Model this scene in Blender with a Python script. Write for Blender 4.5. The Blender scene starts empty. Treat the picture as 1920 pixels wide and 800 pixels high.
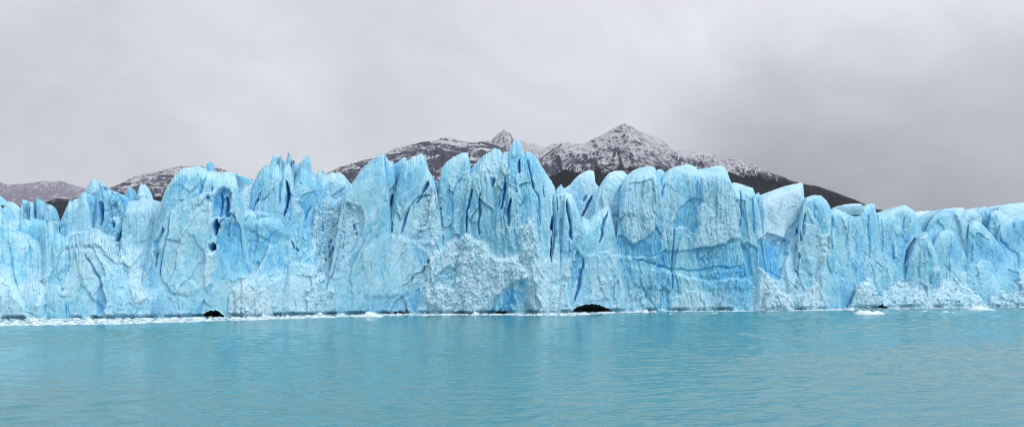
import bpy, math
import numpy as np

# ------------------------------------------------------------------ basics
F = 1507.0          # focal length in photo pixels
HOR = 520.0         # photo row of the horizon
EYE = 10.0          # deck height above the lake, metres
scn = bpy.context.scene
COL = scn.collection
rng = np.random.default_rng(7)


def X_of(px, Y):
    return (px - 960.0) / F * Y


def Z_of(py, Y):
    return EYE + (HOR - py) / F * Y


WL_X = [-400, 0, 200, 400, 600, 750, 1000, 1100, 1200, 1420, 1540, 1650, 1920, 2400]
WL_Y = [599, 597, 597, 594, 590, 588, 587, 585, 583, 581, 580, 577, 575, 573]


def water_row(px):
    return np.interp(px, WL_X, WL_Y)


def front_dist(px):
    return EYE * F / (water_row(px) - HOR)


# ------------------------------------------------------------------ numpy noise
def h01(ix, iy, iz, seed):
    with np.errstate(over='ignore'):
        n = (ix.astype(np.uint32) * np.uint32(374761393) + iy.astype(np.uint32) * np.uint32(668265263)
             + iz.astype(np.uint32) * np.uint32(2147483647) + np.uint32((seed * 974711 + 12345) & 0xffffffff))
        n = (n ^ (n >> np.uint32(13))) * np.uint32(1274126177)
        n = (n ^ (n >> np.uint32(16))) * np.uint32(2246822519)
        n = n ^ (n >> np.uint32(15))
    return (n & np.uint32(0xffffff)).astype(np.float32) / np.float32(16777215.0)


def vnoise(p, seed=0):
    """smooth value noise in -1..1"""
    f = np.floor(p)
    t = (p - f).astype(np.float32)
    t = t * t * t * (t * (t * 6 - 15) + 10)
    i = f.astype(np.int64)
    x, y, z = i[..., 0], i[..., 1], i[..., 2]
    tx, ty, tz = t[..., 0], t[..., 1], t[..., 2]
    out = 0
    for dx in (0, 1):
        wx = tx if dx else 1 - tx
        for dy in (0, 1):
            wy = ty if dy else 1 - ty
            for dz in (0, 1):
                wz = tz if dz else 1 - tz
                out = out + h01(x + dx, y + dy, z + dz, seed) * wx * wy * wz
    return out * 2 - 1


def fbm(p, octaves=4, seed=0, gain=0.5, ridged=False):
    out, a, tot = 0, 1.0, 0
    for o in range(octaves):
        n = vnoise(p, seed + o * 17)
        if ridged:
            n = 1 - 2 * np.abs(n)
        out = out + n * a
        tot += a
        a *= gain
        p = p * 2.03 + 11.7
    return out / tot


def cells(p, seed=0):
    """Worley: F1, F2, the offset from the nearest seed, three random numbers of its cell"""
    f = np.floor(p)
    i = f.astype(np.int64)
    fr = (p - f).astype(np.float32)
    shp = p.shape[:-1]
    d1 = np.full(shp, 9.0, np.float32)
    d2 = np.full(shp, 9.0, np.float32)
    rel = np.zeros(p.shape, np.float32)
    rid = np.zeros(p.shape, np.float32)
    for dx in (-1, 0, 1):
        for dy in (-1, 0, 1):
            for dz in (-1, 0, 1):
                x, y, z = i[..., 0] + dx, i[..., 1] + dy, i[..., 2] + dz
                a, b, c = h01(x, y, z, seed), h01(x, y, z, seed + 1), h01(x, y, z, seed + 2)
                r = np.stack([fr[..., 0] - dx - a, fr[..., 1] - dy - b, fr[..., 2] - dz - c], -1)
                d = np.sqrt((r * r).sum(-1))
                m = d < d1
                d2 = np.where(m, d1, np.minimum(d2, d))
                d1 = np.where(m, d, d1)
                rel = np.where(m[..., None], r, rel)
                rid = np.where(m[..., None], np.stack([(a * 7.3) % 1, (b * 5.7) % 1, (c * 9.1) % 1], -1), rid)
    return d1, d2, rel, rid


def sstep(a, b, x):
    t = np.clip((x - a) / (b - a), 0, 1)
    return t * t * (3 - 2 * t)


# ------------------------------------------------------------------ mesh + tagging helpers
def mesh_obj(name, verts, quads, mat, tris=None, attrs=None, smooth=True, parent=None, origin=None):
    verts = np.asarray(verts, np.float32).reshape(-1, 3)
    if origin is not None:
        verts = verts - np.asarray(origin, np.float32)
    me = bpy.data.meshes.new(name)
    q = np.asarray(quads, np.int32).reshape(-1, 4)
    t = np.asarray(tris, np.int32).reshape(-1, 3) if tris is not None and len(tris) else np.zeros((0, 3), np.int32)
    me.vertices.add(len(verts))
    me.vertices.foreach_set('co', verts.ravel())
    me.loops.add(q.size + t.size)
    me.loops.foreach_set('vertex_index', np.concatenate([q.ravel(), t.ravel()]))
    me.polygons.add(len(q) + len(t))
    me.polygons.foreach_set('loop_start', np.concatenate([np.arange(len(q)) * 4, q.size + np.arange(len(t)) * 3]).astype(np.int32))
    me.polygons.foreach_set('use_smooth', np.full(len(q) + len(t), smooth, bool))
    me.update(calc_edges=True)
    if attrs:
        for k, v in attrs.items():
            a = me.attributes.new(k, 'FLOAT', 'POINT')
            a.data.foreach_set('value', np.asarray(v, np.float32).ravel())
    me.materials.append(mat)
    o = bpy.data.objects.new(name, me)
    COL.objects.link(o)
    if origin is not None:
        o.location = origin
    if parent is not None:
        o.parent = parent
        o.location = np.asarray(origin) - np.asarray(parent.location) if origin is not None else (0, 0, 0)
    return o


def tag(o, label=None, cat=None, group=None, kind=None):
    if label: o['label'] = label
    if cat: o['category'] = cat
    if group: o['group'] = group
    if kind: o['kind'] = kind
    return o


def grid_quads(J, K, wrap=False):
    k = np.arange(K if wrap else K - 1)
    j = np.arange(J - 1)
    jj, kk = np.meshgrid(j, k, indexing='ij')
    k2 = (kk + 1) % K
    return np.stack([jj * K + kk, jj * K + k2, (jj + 1) * K + k2, (jj + 1) * K + kk], -1).reshape(-1, 4)


# ------------------------------------------------------------------ node helpers
class NT:
    def __init__(self, tree):
        self.t = tree
        tree.nodes.clear()

    def n(self, typ, ins=None, **props):
        nd = self.t.nodes.new(typ)
        for k, v in props.items():
            setattr(nd, k, v)
        for k, v in (ins or {}).items():
            self.set(nd.inputs[k], v)
        return nd

    def set(self, sock, v):
        if isinstance(v, bpy.types.NodeSocket):
            self.t.links.new(v, sock)
        elif isinstance(v, bpy.types.Node):
            self.t.links.new(v.outputs[0], sock)
        else:
            sock.default_value = v

    def math(self, op, a, b=0.0, clamp=False):
        nd = self.n('ShaderNodeMath', operation=op, use_clamp=clamp)
        self.set(nd.inputs[0], a)
        self.set(nd.inputs[1], b)
        return nd.outputs[0]

    def vmath(self, op, a, b=(0, 0, 0)):
        nd = self.n('ShaderNodeVectorMath', operation=op)
        self.set(nd.inputs[0], a)
        if op == 'SCALE':
            self.set(nd.inputs[3], b)
        else:
            self.set(nd.inputs[1], b)
        return nd.outputs[1] if op in ('DOT_PRODUCT', 'LENGTH', 'DISTANCE') else nd.outputs[0]

    def ramp(self, x, a, b, lo=0.0, hi=1.0, smooth=True):
        nd = self.n('ShaderNodeMapRange', interpolation_type='SMOOTHSTEP' if smooth else 'LINEAR')
        self.set(nd.inputs[0], x)
        for i, v in enumerate((a, b, lo, hi)):
            self.set(nd.inputs[i + 1], v)
        return nd.outputs[0]

    def mix(self, fac, a, b, blend='MIX'):
        nd = self.n('ShaderNodeMix', data_type='RGBA', blend_type=blend)
        self.set(nd.inputs[0], fac)
        self.set(nd.inputs[6], a)
        self.set(nd.inputs[7], b)
        return nd.outputs[2]

    def noise(self, vec, scale, detail=4, rough=0.55, dist=0.0):
        return self.n('ShaderNodeTexNoise', {'Vector': vec, 'Scale': scale, 'Detail': detail, 'Roughness': rough, 'Distortion': dist}).outputs[0]


def c3(r, g, b):
    return (r, g, b, 1.0)


def new_mat(name):
    m = bpy.data.materials.new(name)
    m.use_nodes = True
    return m, NT(m.node_tree)


# ------------------------------------------------------------------ materials
def ice_material():
    m, t = new_mat('glacier_ice')
    pos = t.n('ShaderNodeNewGeometry').outputs['Position']
    blue = t.n('ShaderNodeAttribute', attribute_name='blue').outputs['Fac']
    white = t.n('ShaderNodeAttribute', attribute_name='white').outputs['Fac']
    dirt = t.n('ShaderNodeAttribute', attribute_name='dirt').outputs['Fac']
    warp = t.n('ShaderNodeTexNoise', {'Vector': pos, 'Scale': 0.25, 'Detail': 3.0}).outputs[1]
    wpos = t.vmath('ADD', pos, t.vmath('SCALE', warp, 3.0))
    big = t.noise(pos, 0.07, 3, 0.5)
    mid = t.noise(wpos, 0.5, 5, 0.6)
    fine = t.noise(wpos, 2.2, 6, 0.72)
    # near-vertical streaks left by melt water
    sp = t.vmath('MULTIPLY', wpos, (1.6, 1.6, 0.14))
    streak = t.noise(sp, 1.0, 4, 0.6)
    b = t.math('ADD', blue, t.math('MULTIPLY', t.math('SUBTRACT', big, 0.5), 1.3))
    b = t.math('ADD', b, t.math('MULTIPLY', t.math('SUBTRACT', mid, 0.5), 0.9))
    b = t.math('ADD', b, t.math('MULTIPLY', t.math('SUBTRACT', streak, 0.5), 1.0))
    b = t.math('SUBTRACT', b, t.math('MULTIPLY', white, 0.5), True)
    # clear blue ice <-> white bubbly crust
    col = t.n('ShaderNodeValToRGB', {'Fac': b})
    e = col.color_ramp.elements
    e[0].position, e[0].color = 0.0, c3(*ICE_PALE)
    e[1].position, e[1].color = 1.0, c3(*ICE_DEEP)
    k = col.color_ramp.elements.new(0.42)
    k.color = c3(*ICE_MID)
    base = col.outputs[0]
    base = t.mix(t.math('MULTIPLY', t.ramp(t.noise(pos, 0.11, 2), .5, .68), .35), base, c3(0.20, 0.58, 0.66))
    # healed fracture veins
    vor = t.n('ShaderNodeTexVoronoi', {'Vector': t.vmath('MULTIPLY', wpos, (0.28, 0.28, 0.16)), 'Scale': 1.0}, feature='DISTANCE_TO_EDGE').outputs[0]
    vein = t.math('MULTIPLY', t.ramp(vor, 0.0, 0.035, 1, 0), t.ramp(mid, 0.42, 0.62))
    base = t.mix(t.math('MULTIPLY', vein, 0.55), base, c3(*ICE_DEEP))
    # frost and loose grains
    frost = t.math('MULTIPLY', white, t.ramp(fine, 0.3, 0.62), True)
    base = t.mix(frost, base, c3(*ICE_FROST))
    speck = t.math('MULTIPLY', dirt, t.ramp(fine, 0.52, 0.66), True)
    base = t.mix(speck, base, c3(0.30, 0.29, 0.24))
    # relief finer than the mesh
    v2 = t.n('ShaderNodeTexVoronoi', {'Vector': wpos, 'Scale': 0.9}, feature='F1').outputs[0]
    hgt = t.math('ADD', t.math('MULTIPLY', fine, 0.5), t.math('MULTIPLY', v2, 0.35))
    hgt = t.math('ADD', hgt, t.math('MULTIPLY', streak, 0.5))
    hgt = t.math('SUBTRACT', hgt, t.math('MULTIPLY', vein, 0.3))
    bump = t.n('ShaderNodeBump', {'Strength': 0.6, 'Distance': 0.5, 'Height': hgt})
    bs = t.n('ShaderNodeBsdfPrincipled', {'Base Color': base, 'Roughness': 0.42, 'IOR': 1.31, 'Normal': bump.outputs[0]})
    out = t.n('ShaderNodeOutputMaterial', {'Surface': bs})
    return m


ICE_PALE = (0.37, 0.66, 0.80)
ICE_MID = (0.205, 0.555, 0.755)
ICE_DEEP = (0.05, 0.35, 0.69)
ICE_FROST = (0.60, 0.79, 0.88)
ICE = ice_material()


def floe_material():
    m, t = new_mat('floating_ice')
    pos = t.n('ShaderNodeNewGeometry').outputs['Position']
    n = t.noise(pos, 1.5, 4, 0.6)
    base = t.mix(t.ramp(n, 0.35, 0.7), c3(0.74, 0.81, 0.85), c3(0.52, 0.73, 0.82))
    bump = t.n('ShaderNodeBump', {'Strength': 0.6, 'Distance': 0.15, 'Height': t.noise(pos, 5, 3)})
    bs = t.n('ShaderNodeBsdfPrincipled', {'Base Color': base, 'Roughness': 0.5, 'Normal': bump.outputs[0]})
    t.n('ShaderNodeOutputMaterial', {'Surface': bs})
    return m


FLOE = floe_material()


def water_material():
    m, t = new_mat('glacial_lake_water')
    pos = t.n('ShaderNodeNewGeometry').outputs['Position']
    big = t.noise(t.vmath('MULTIPLY', pos, (0.012, 0.02, 0)), 1.0, 3, 0.5)
    base = t.mix(big, c3(0.030, 0.195, 0.235), c3(0.048, 0.225, 0.255))
    w1 = t.noise(t.vmath('MULTIPLY', pos, (0.55, 1.1, 0)), 1.0, 3, 0.5, 0.4)
    w2 = t.noise(t.vmath('MULTIPLY', pos, (1.6, 3.4, 0)), 1.0, 2, 0.5, 0.3)
    hgt = t.math('ADD', w1, t.math('MULTIPLY', w2, 0.35))
    bump = t.n('ShaderNodeBump', {'Strength': 0.5, 'Distance': 0.12, 'Height': hgt})
    bs = t.n('ShaderNodeBsdfPrincipled', {'Base Color': base, 'Roughness': 0.08, 'IOR': 1.33, 'Normal': bump.outputs[0]})
    t.n('ShaderNodeOutputMaterial', {'Surface': bs})
    return m


WATER = water_material()


def mountain_material(name, snow_z, snow_w, tree_z, rock=(0.038, 0.042, 0.062), forest=(0.004, 0.006, 0.009), freq=1.0, snow_amt=0.5, banded=0.0):
    """snow thickens with height and on flatter ledges; forest below the tree line"""
    m, t = new_mat(name)
    geo = t.n('ShaderNodeNewGeometry')
    pos = geo.outputs['Position']
    sep = t.n('ShaderNodeSeparateXYZ', {0: pos})
    nz = t.n('ShaderNodeSeparateXYZ', {0: geo.outputs['Normal']}).outputs[2]
    z = sep.outputs[2]
    warp = t.n('ShaderNodeTexNoise', {'Vector': pos, 'Scale': 0.004 * freq, 'Detail': 4.0}).outputs[1]
    wp = t.vmath('ADD', pos, t.vmath('SCALE', warp, 120.0 / freq))
    n1 = t.noise(wp, 0.006 * freq, 5, 0.65)
    n2 = t.noise(t.vmath('MULTIPLY', wp, (1.0, 0.35, 0.8)), 0.10 * freq, 6, 0.78, 0.5)
    n3 = t.noise(t.vmath('MULTIPLY', wp, (0.25, 0.1, 1.6)), 0.03, 3, 0.6)
    def rake(ang, fx, fz):
        u_ = t.vmath('DOT_PRODUCT', wp, (math.cos(ang) * fx, 0.02 * freq, math.sin(ang) * fx))
        v_ = t.vmath('DOT_PRODUCT', wp, (-math.sin(ang) * fz, 0.01 * freq, math.cos(ang) * fz))
        cv = t.n('ShaderNodeCombineXYZ', {0: u_, 1: v_})
        return t.noise(cv, 1.0, 3, 0.6)
    r1 = rake(0.75, 0.13 * freq, 0.014 * freq)
    r2 = rake(-0.75, 0.13 * freq, 0.014 * freq)
    pick = t.ramp(t.noise(pos, 0.005 * freq, 2), .42, .58)
    rk = t.math('ADD', t.math('MULTIPLY', r1, pick), t.math('MULTIPLY', r2, t.math('SUBTRACT', 1.0, pick)))
    s = t.math('ADD', t.ramp(z, snow_z - snow_w, snow_z + snow_w, -0.17, 0.17, False), t.math('MULTIPLY', t.math('SUBTRACT', n1, 0.5), 0.7))
    s = t.math('ADD', s, t.math('MULTIPLY', t.math('SUBTRACT', n2, 0.5), 0.9))
    s = t.math('ADD', s, t.math('MULTIPLY', t.math('SUBTRACT', rk, 0.5), 2.8))
    s = t.math('ADD', s, t.math('MULTIPLY', t.math('SUBTRACT', n3, 0.5), banded))
    s = t.math('ADD', s, t.math('MULTIPLY', t.math('SUBTRACT', nz, 0.75), 1.6))
    snow = t.ramp(s, 0.5 - snow_amt - 0.20, 0.5 - snow_amt + 0.22)
    rcol = t.mix(t.noise(pos, 0.02 * freq, 4), c3(*rock), c3(rock[0] * 1.8, rock[1] * 1.75, rock[2] * 1.75))
    col = t.mix(snow, rcol, c3(0.47, 0.48, 0.52))
    tl = t.math('ADD', z, t.math('MULTIPLY', t.math('SUBTRACT', n1, 0.5), -260.0 / freq))
    tl = t.math('ADD', tl, t.math('MULTIPLY', t.math('SUBTRACT', n2, 0.5), 90.0 / freq))
    fm = t.ramp(tl, tree_z - 14 / freq, tree_z + 14 / freq, 1, 0)
    fcol = t.mix(t.noise(pos, 0.12, 3), c3(*forest), c3(forest[0] * 2.2, forest[1] * 2.2, forest[2] * 2.0))
    col = t.mix(fm, col, fcol)
    bump = t.n('ShaderNodeBump', {'Strength': 0.6, 'Distance': 14.0 / freq, 'Height': n2})
    bs = t.n('ShaderNodeBsdfPrincipled', {'Base Color': col, 'Roughness': 0.9, 'Normal': bump.outputs[0], 'Specular IOR Level': 0.1})
    t.n('ShaderNodeOutputMaterial', {'Surface': bs})
    return m


# ------------------------------------------------------------------ features of the ice face, traced as photo rows/columns and turned into metres
# crevasses and cracks: polyline, half width (photo px), depth (m), blueness of the clean ice inside
CRACKS = [
    ([(19, 462), (22, 500), (30, 530), (38, 548)], 2.5, 1.6, .8), ([(50, 446), (58, 468)], 3, 2, .7),
    ([(160, 478), (178, 510), (192, 540), (200, 568)], 3, 2.5, .9), ([(122, 565), (122, 595)], 2.5, 1.5, .8), ([(85, 550), (82, 592)], 2.5, 1.2, .5),
    ([(39, 395), (35, 415), (31, 432)], 5, 4, 1), ([(187, 378), (184, 398), (181, 420)], 5, 5, 1.3), ([(207, 402), (211, 428)], 5, 4, 1),
    ([(229, 432), (224, 445), (219, 456)], 6, 6, 1.4), ([(319, 396), (316, 430), (304, 480), (298, 520)], 2.5, 2, .8),
    ([(386, 330), (379, 350), (373, 368)], 2.5, 2.2, .9), ([(400, 350), (396, 364)], 2.5, 2, .8),
    ([(415, 362), (411, 404)], 3.5, 2.5, .9), ([(425, 372), (423, 405)], 3.5, 2.5, .9),
    ([(408, 410), (405, 440)], 7, 6, 1.4), ([(401, 454), (397, 472)], 7, 6, 1.4),
    ([(488, 356), (478, 380), (460, 410)], 2.5, 2.5, .9), ([(532, 332), (527, 345), (525, 378)], 2.5, 2.5, 1), ([(536, 340), (540, 365), (533, 404)], 4.5, 5, 1.4),
    ([(582, 388), (570, 415)], 2.5, 1.5, .7), ([(625, 462), (603, 498), (588, 522)], 4, 3, 1), ([(620, 448), (612, 470)], 5, 3, 1.1),
    ([(662, 418), (668, 440)], 3.5, 2.5, 1), ([(545, 455), (560, 470)], 4, 2, .8), ([(430, 440), (520, 458)], 2.0, .5, .4),
    ([(742, 338), (740, 350)], 4, 3, 1), ([(736, 362), (731, 394)], 4.5, 4, 1.3), ([(735, 416), (733, 434)], 3.5, 3.5, 1.2), ([(738, 395), (736, 415)], 2.5, 2, .8),
    ([(804, 336), (800, 348), (793, 362)], 4, 4, 1.3), ([(793, 362), (781, 380)], 2.5, 2.5, 1), ([(768, 390), (752, 436)], 3, 2.5, .9), ([(796, 415), (787, 438)], 3, 2.5, .9),
    ([(644, 440), (641, 468)], 2, 1, .6), ([(886, 355), (877, 398), (876, 436)], 3.5, 3, .9), ([(900, 362), (898, 440)], 3, 2.5, .7), ([(866, 330), (856, 345), (848, 365)], 2.5, 1.5, .6),
    ([(957, 376), (954, 398), (953, 424)], 5, 3.5, 1.1), ([(927, 335), (923, 350)], 5, 2.5, 1), ([(976, 298), (975, 322)], 4, 3, 1.1), ([(945, 330), (948, 360), (940, 390)], 4, 3, .7),
    ([(988, 292), (992, 325), (1002, 352)], 4.5, 4, 1.2), ([(1002, 352), (1010, 370), (1013, 420)], 3, 2, .7), ([(1019, 345), (1022, 370)], 2.5, 2.5, 1),
    ([(1040, 352), (1042, 400), (1039, 445), (1034, 492)], 6.5, 11, 1.6), ([(1062, 366), (1068, 410), (1072, 452)], 3.5, 4.5, 1.3), ([(1013, 300), (1030, 345)], 2, 1.5, .5),
    ([(1094, 488), (1085, 525), (1078, 565)], 3.5, 3, 1), ([(1110, 364), (1102, 385), (1090, 403)], 4, 4, 1.1), ([(1101, 365), (1094, 380)], 3, 2, .9),
    ([(1140, 392), (1130, 430), (1125, 458)], 3.5, 3, 1), ([(1166, 345), (1160, 362)], 2.5, 1.5, .7),
    ([(1183, 488), (1232, 498), (1300, 507), (1345, 504), (1388, 498)], 3.0, .7, .9), ([(1206, 542), (1226, 578)], 2.5, 1.5, .8),
    ([(1204, 342), (1204, 380)], 2.2, 1.5, .6), ([(1222, 338), (1226, 385)], 2.5, 1.6, .6), ([(1190, 335), (1192, 370)], 2, 1, .5), ([(1213, 345), (1212, 372)], 1.8, 1, .4),
    ([(1340, 372), (1340, 410)], 2, 1.2, .6), ([(1265, 425), (1262, 480), (1259, 540)], 3, 2, .8), ([(1245, 345), (1240, 375)], 3.5, 1.6, .8), ([(1305, 340), (1308, 372)], 3, 1.5, .6),
    ([(1388, 352), (1390, 400), (1384, 440)], 3.5, 2.5, .9), ([(1411, 372), (1414, 440)], 2.5, 1.8, .8), ([(1372, 345), (1374, 380)], 2.5, 1.8, .7), ([(1325, 330), (1328, 390)], 2, 1, .5), ([(1290, 540), (1300, 580)], 2, 1, .5),
    ([(1473, 362), (1464, 385), (1457, 404)], 1.5, 0.8, .8), ([(1433, 365), (1434, 382), (1420, 383)], 1.5, .8, .7), ([(1498, 430), (1505, 452)], 4, 3.5, 1.1), ([(1499, 475), (1500, 490)], 3.5, 4, 1.3),
    ([(1510, 400), (1508, 440)], 3, 2, 1), ([(1560, 395), (1561, 470)], 3, 2.5, .9), ([(1590, 410), (1588, 500)], 3, 1, .5), ([(1629, 405), (1630, 480)], 3, 1.2, .6), ([(1650, 405), (1652, 470)], 2.5, 1.2, .6),
    ([(1672, 455), (1675, 488)], 2.5, 1.5, .7), ([(1716, 446), (1708, 465), (1698, 494)], 5.5, 6, 1.3), ([(1822, 455), (1821, 494)], 1.8, 2, .9), ([(1872, 420), (1878, 450), (1905, 476), (1910, 500)], 2.5, 2, .9), ([(1900, 415), (1901, 430)], 2.5, 2, .8),
    ([(1700, 405), (1697, 440)], 2.5, 1.5, .7), ([(1440, 505), (1500, 540)], 2, .8, .4), ([(1606, 430), (1604, 520)], 2.5, 1, .5), ([(1785, 440), (1780, 480)], 2, 1, .5),
]
# facets: polygon, push out(+)/in(-) metres, edge softness px, blueness, whiteness, extra roughness
PANELS = [
    ([(318, 398), (300, 480), (305, 528), (325, 549), (345, 556), (378, 549), (392, 510), (394, 440), (402, 398), (370, 355)], .5, 7, -.12, .1, 0),
    ([(344, 470), (352, 438), (368, 440), (382, 470), (384, 505), (372, 540), (350, 520)], -.5, 6, .05, 0, 0),
    ([(398, 372), (420, 352), (434, 358), (434, 402), (416, 406), (402, 410)], -2.0, 7, .4, 0, 0),
    ([(400, 435), (440, 420), (505, 430), (545, 450), (530, 500), (480, 525), (440, 515), (420, 480)], -.7, 16, .12, -.1, 0),
    ([(502, 400), (480, 395), (470, 430), (500, 450), (520, 430)], .6, 5, .1, 0, 0),
    ([(285, 470), (302, 424), (306, 428), (300, 455), (286, 500)], -1.4, 4, .35, 0, 0),
    ([(440, 545), (470, 530), (520, 520), (545, 492), (590, 498), (602, 540), (590, 588), (440, 590)], 1.0, 10, -.1, .35, .22),
    ([(600, 366), (640, 372), (674, 388), (682, 430), (660, 470), (622, 520), (590, 512), (598, 450)], -1.6, 8, .1, .4, .5),
    ([(385, 480), (402, 476), (400, 530), (388, 545)], .8, 4, -.1, .5, .3),
    ([(240, 470), (262, 470), (275, 560), (255, 575), (240, 520)], .5, 8, 0, .5, .3),
    ([(120, 445), (172, 428), (196, 434), (226, 460), (246, 500), (215, 490), (180, 460), (140, 460)], .8, 5, -.1, .35, .15),
    ([(140, 460), (180, 470), (220, 520), (240, 585), (205, 590), (170, 560), (150, 510)], .7, 8, .05, .1, .15),
    ([(0, 520), (30, 540), (60, 595), (0, 597)], .8, 8, -.05, .4, .2),
    ([(178, 550), (190, 530), (200, 568), (198, 590), (178, 590)], -1.0, 4, .25, 0, 0),
    ([(800, 500), (815, 475), (850, 455), (872, 440), (910, 460), (935, 485), (970, 480), (988, 520), (955, 538), (925, 560), (905, 584), (830, 586), (798, 560)], 1.2, 10, -.25, .8, .75),
    ([(812, 520), (840, 498), (862, 515), (850, 540), (815, 535)], -.8, 5, .2, -.6, -.4),
    ([(975, 425), (992, 415), (1006, 455), (1016, 500), (1032, 538), (1060, 536), (1070, 585), (1002, 588), (985, 540)], 1.2, 8, -.2, .75, .6),
    ([(915, 592), (928, 558), (950, 535), (980, 524), (994, 544), (1001, 592)], -.7, 5, -.15, -.2, -.3),
    ([(722, 592), (741, 564), (759, 552), (766, 592)], -1.2, 4, .08, 0, 0),
    ([(680, 470), (720, 440), (770, 450), (790, 520), (760, 550), (690, 560)], .5, 10, -.12, .15, .1),
    ([(780, 390), (815, 345), (826, 350), (830, 420), (800, 470), (775, 450)], -.6, 8, -.05, .4, .5),
    ([(1173, 350), (1160, 400), (1166, 436), (1186, 456), (1213, 446), (1228, 416), (1230, 335), (1200, 322)], .65, 4, -.12, .2, .12),
    ([(1150, 445), (1165, 437), (1188, 457), (1214, 447), (1225, 425), (1240, 440), (1236, 480), (1190, 486), (1150, 480)], -.7, 4, .13, -.2, 0),
    ([(1312, 322), (1312, 372), (1300, 462), (1320, 463), (1340, 459), (1365, 452), (1389, 448), (1384, 360), (1362, 315)], 1.0, 3, -.15, .2, .12),
    ([(1300, 370), (1316, 384), (1306, 438), (1290, 422), (1262, 426), (1275, 395)], -.6, 4, .2, -.2, 0),
    ([(1240, 470), (1300, 465), (1340, 461), (1390, 452), (1404, 470), (1412, 520), (1330, 530), (1230, 500)], -.8, 5, .12, -.1, 0),
    ([(1390, 466), (1400, 455), (1424, 470), (1420, 540), (1395, 520)], -.8, 4, .25, -.1, 0),
    ([(1180, 502), (1300, 514), (1400, 506), (1412, 540), (1300, 545), (1190, 540)], .3, 5, .1, -.1, 0),
    ([(1232, 545), (1245, 535), (1256, 545), (1256, 582), (1232, 580)], -.7, 4, .15, 0, 0),
    ([(1262, 560), (1290, 540), (1318, 548), (1330, 582), (1260, 582)], .6, 7, -.1, .4, .25),
    ([(1424, 505), (1445, 528), (1462, 548), (1484, 560), (1490, 590), (1415, 590)], 1.6, 6, -.25, .9, .6),
    ([(1512, 540), (1528, 525), (1541, 558), (1544, 590), (1492, 590)], 1.2, 4, -.25, .8, .4),
    ([(1425, 370), (1503, 345), (1494, 415), (1470, 450), (1430, 448)], .6, 3, -.35, .9, -.1),
    ([(1424, 452), (1437, 440), (1484, 452), (1470, 500), (1462, 525), (1440, 520), (1426, 500)], -1.4, 4, .3, -.3, 0),
    ([(1480, 440), (1495, 460), (1498, 520), (1480, 545), (1472, 500)], 1.0, 4, .25, 0, 0),
    ([(1510, 380), (1524, 372), (1534, 395), (1524, 420), (1512, 415)], -.8, 3, .25, 0, 0),
    ([(1536, 440), (1552, 438), (1556, 480), (1540, 500)], .6, 4, -.15, .6, .5),
    ([(1000, 500), (1072, 480), (1080, 520), (1030, 530)], .5, 8, -.1, .3, .3),
    ([(1068, 505), (1085, 470), (1096, 485), (1085, 525), (1070, 540)], -1.0, 3, .25, 0, 0),
    ([(1145, 540), (1160, 525), (1158, 570), (1148, 575)], -.8, 4, .2, 0, 0),
    ([(1100, 480), (1140, 470), (1146, 560), (1105, 560)], .5, 8, -.05, .2, .1),
]


# caves: columns and rows of their roofs at the waterline
CAVES = [
    [(374, 602), (380, 591), (386, 586), (394, 582), (404, 581), (413, 584), (421, 590), (430, 602)],
    [(1064, 590), (1071, 581), (1080, 576), (1092, 572), (1108, 569.5), (1122, 571), (1136, 576), (1148, 582), (1154, 592)],
    [(722, 596), (731, 587), (742, 583.5), (752, 584), (764, 588), (774, 596)],
    [(914, 596), (924, 586), (934, 582.5), (946, 583), (958, 587), (966, 596)],
    [(1488, 588), (1494, 579), (1501, 577), (1508, 579), (1514, 588)],
    [(1644, 586), (1647, 573), (1651, 570), (1660, 572), (1674, 586)],
    [(215, 604), (228, 595.5), (250, 594.5), (270, 596), (282, 604)],
]


def seg_dist(px, py, pts, along=False):
    best = np.full(px.shape, 1e9, np.float32)
    run = np.zeros(px.shape, np.float32)
    L = 0.0
    for (x0, y0), (x1, y1) in zip(pts[:-1], pts[1:]):
        dx, dy = x1 - x0, y1 - y0
        sl = math.hypot(dx, dy)
        t = np.clip(((px - x0) * dx + (py - y0) * dy) / (dx * dx + dy * dy + 1e-6), 0, 1)
        d = np.hypot(px - x0 - t * dx, py - y0 - t * dy)
        m = d < best
        best = np.where(m, d, best)
        run = np.where(m, L + t * sl, run)
        L += sl
    return (best, run / max(L, 1e-6)) if along else best


def poly_sd(px, py, poly):
    d = seg_dist(px, py, list(poly) + [poly[0]])
    inside = np.zeros(px.shape, bool)
    n = len(poly)
    for i in range(n):
        (x0, y0), (x1, y1) = poly[i], poly[(i + 1) % n]
        if y0 == y1: continue
        c = ((y0 > py) != (y1 > py)) & (px < (x1 - x0) * (py - y0) / (y1 - y0) + x0)
        inside ^= c
    return np.where(inside, d, -d)


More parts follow.
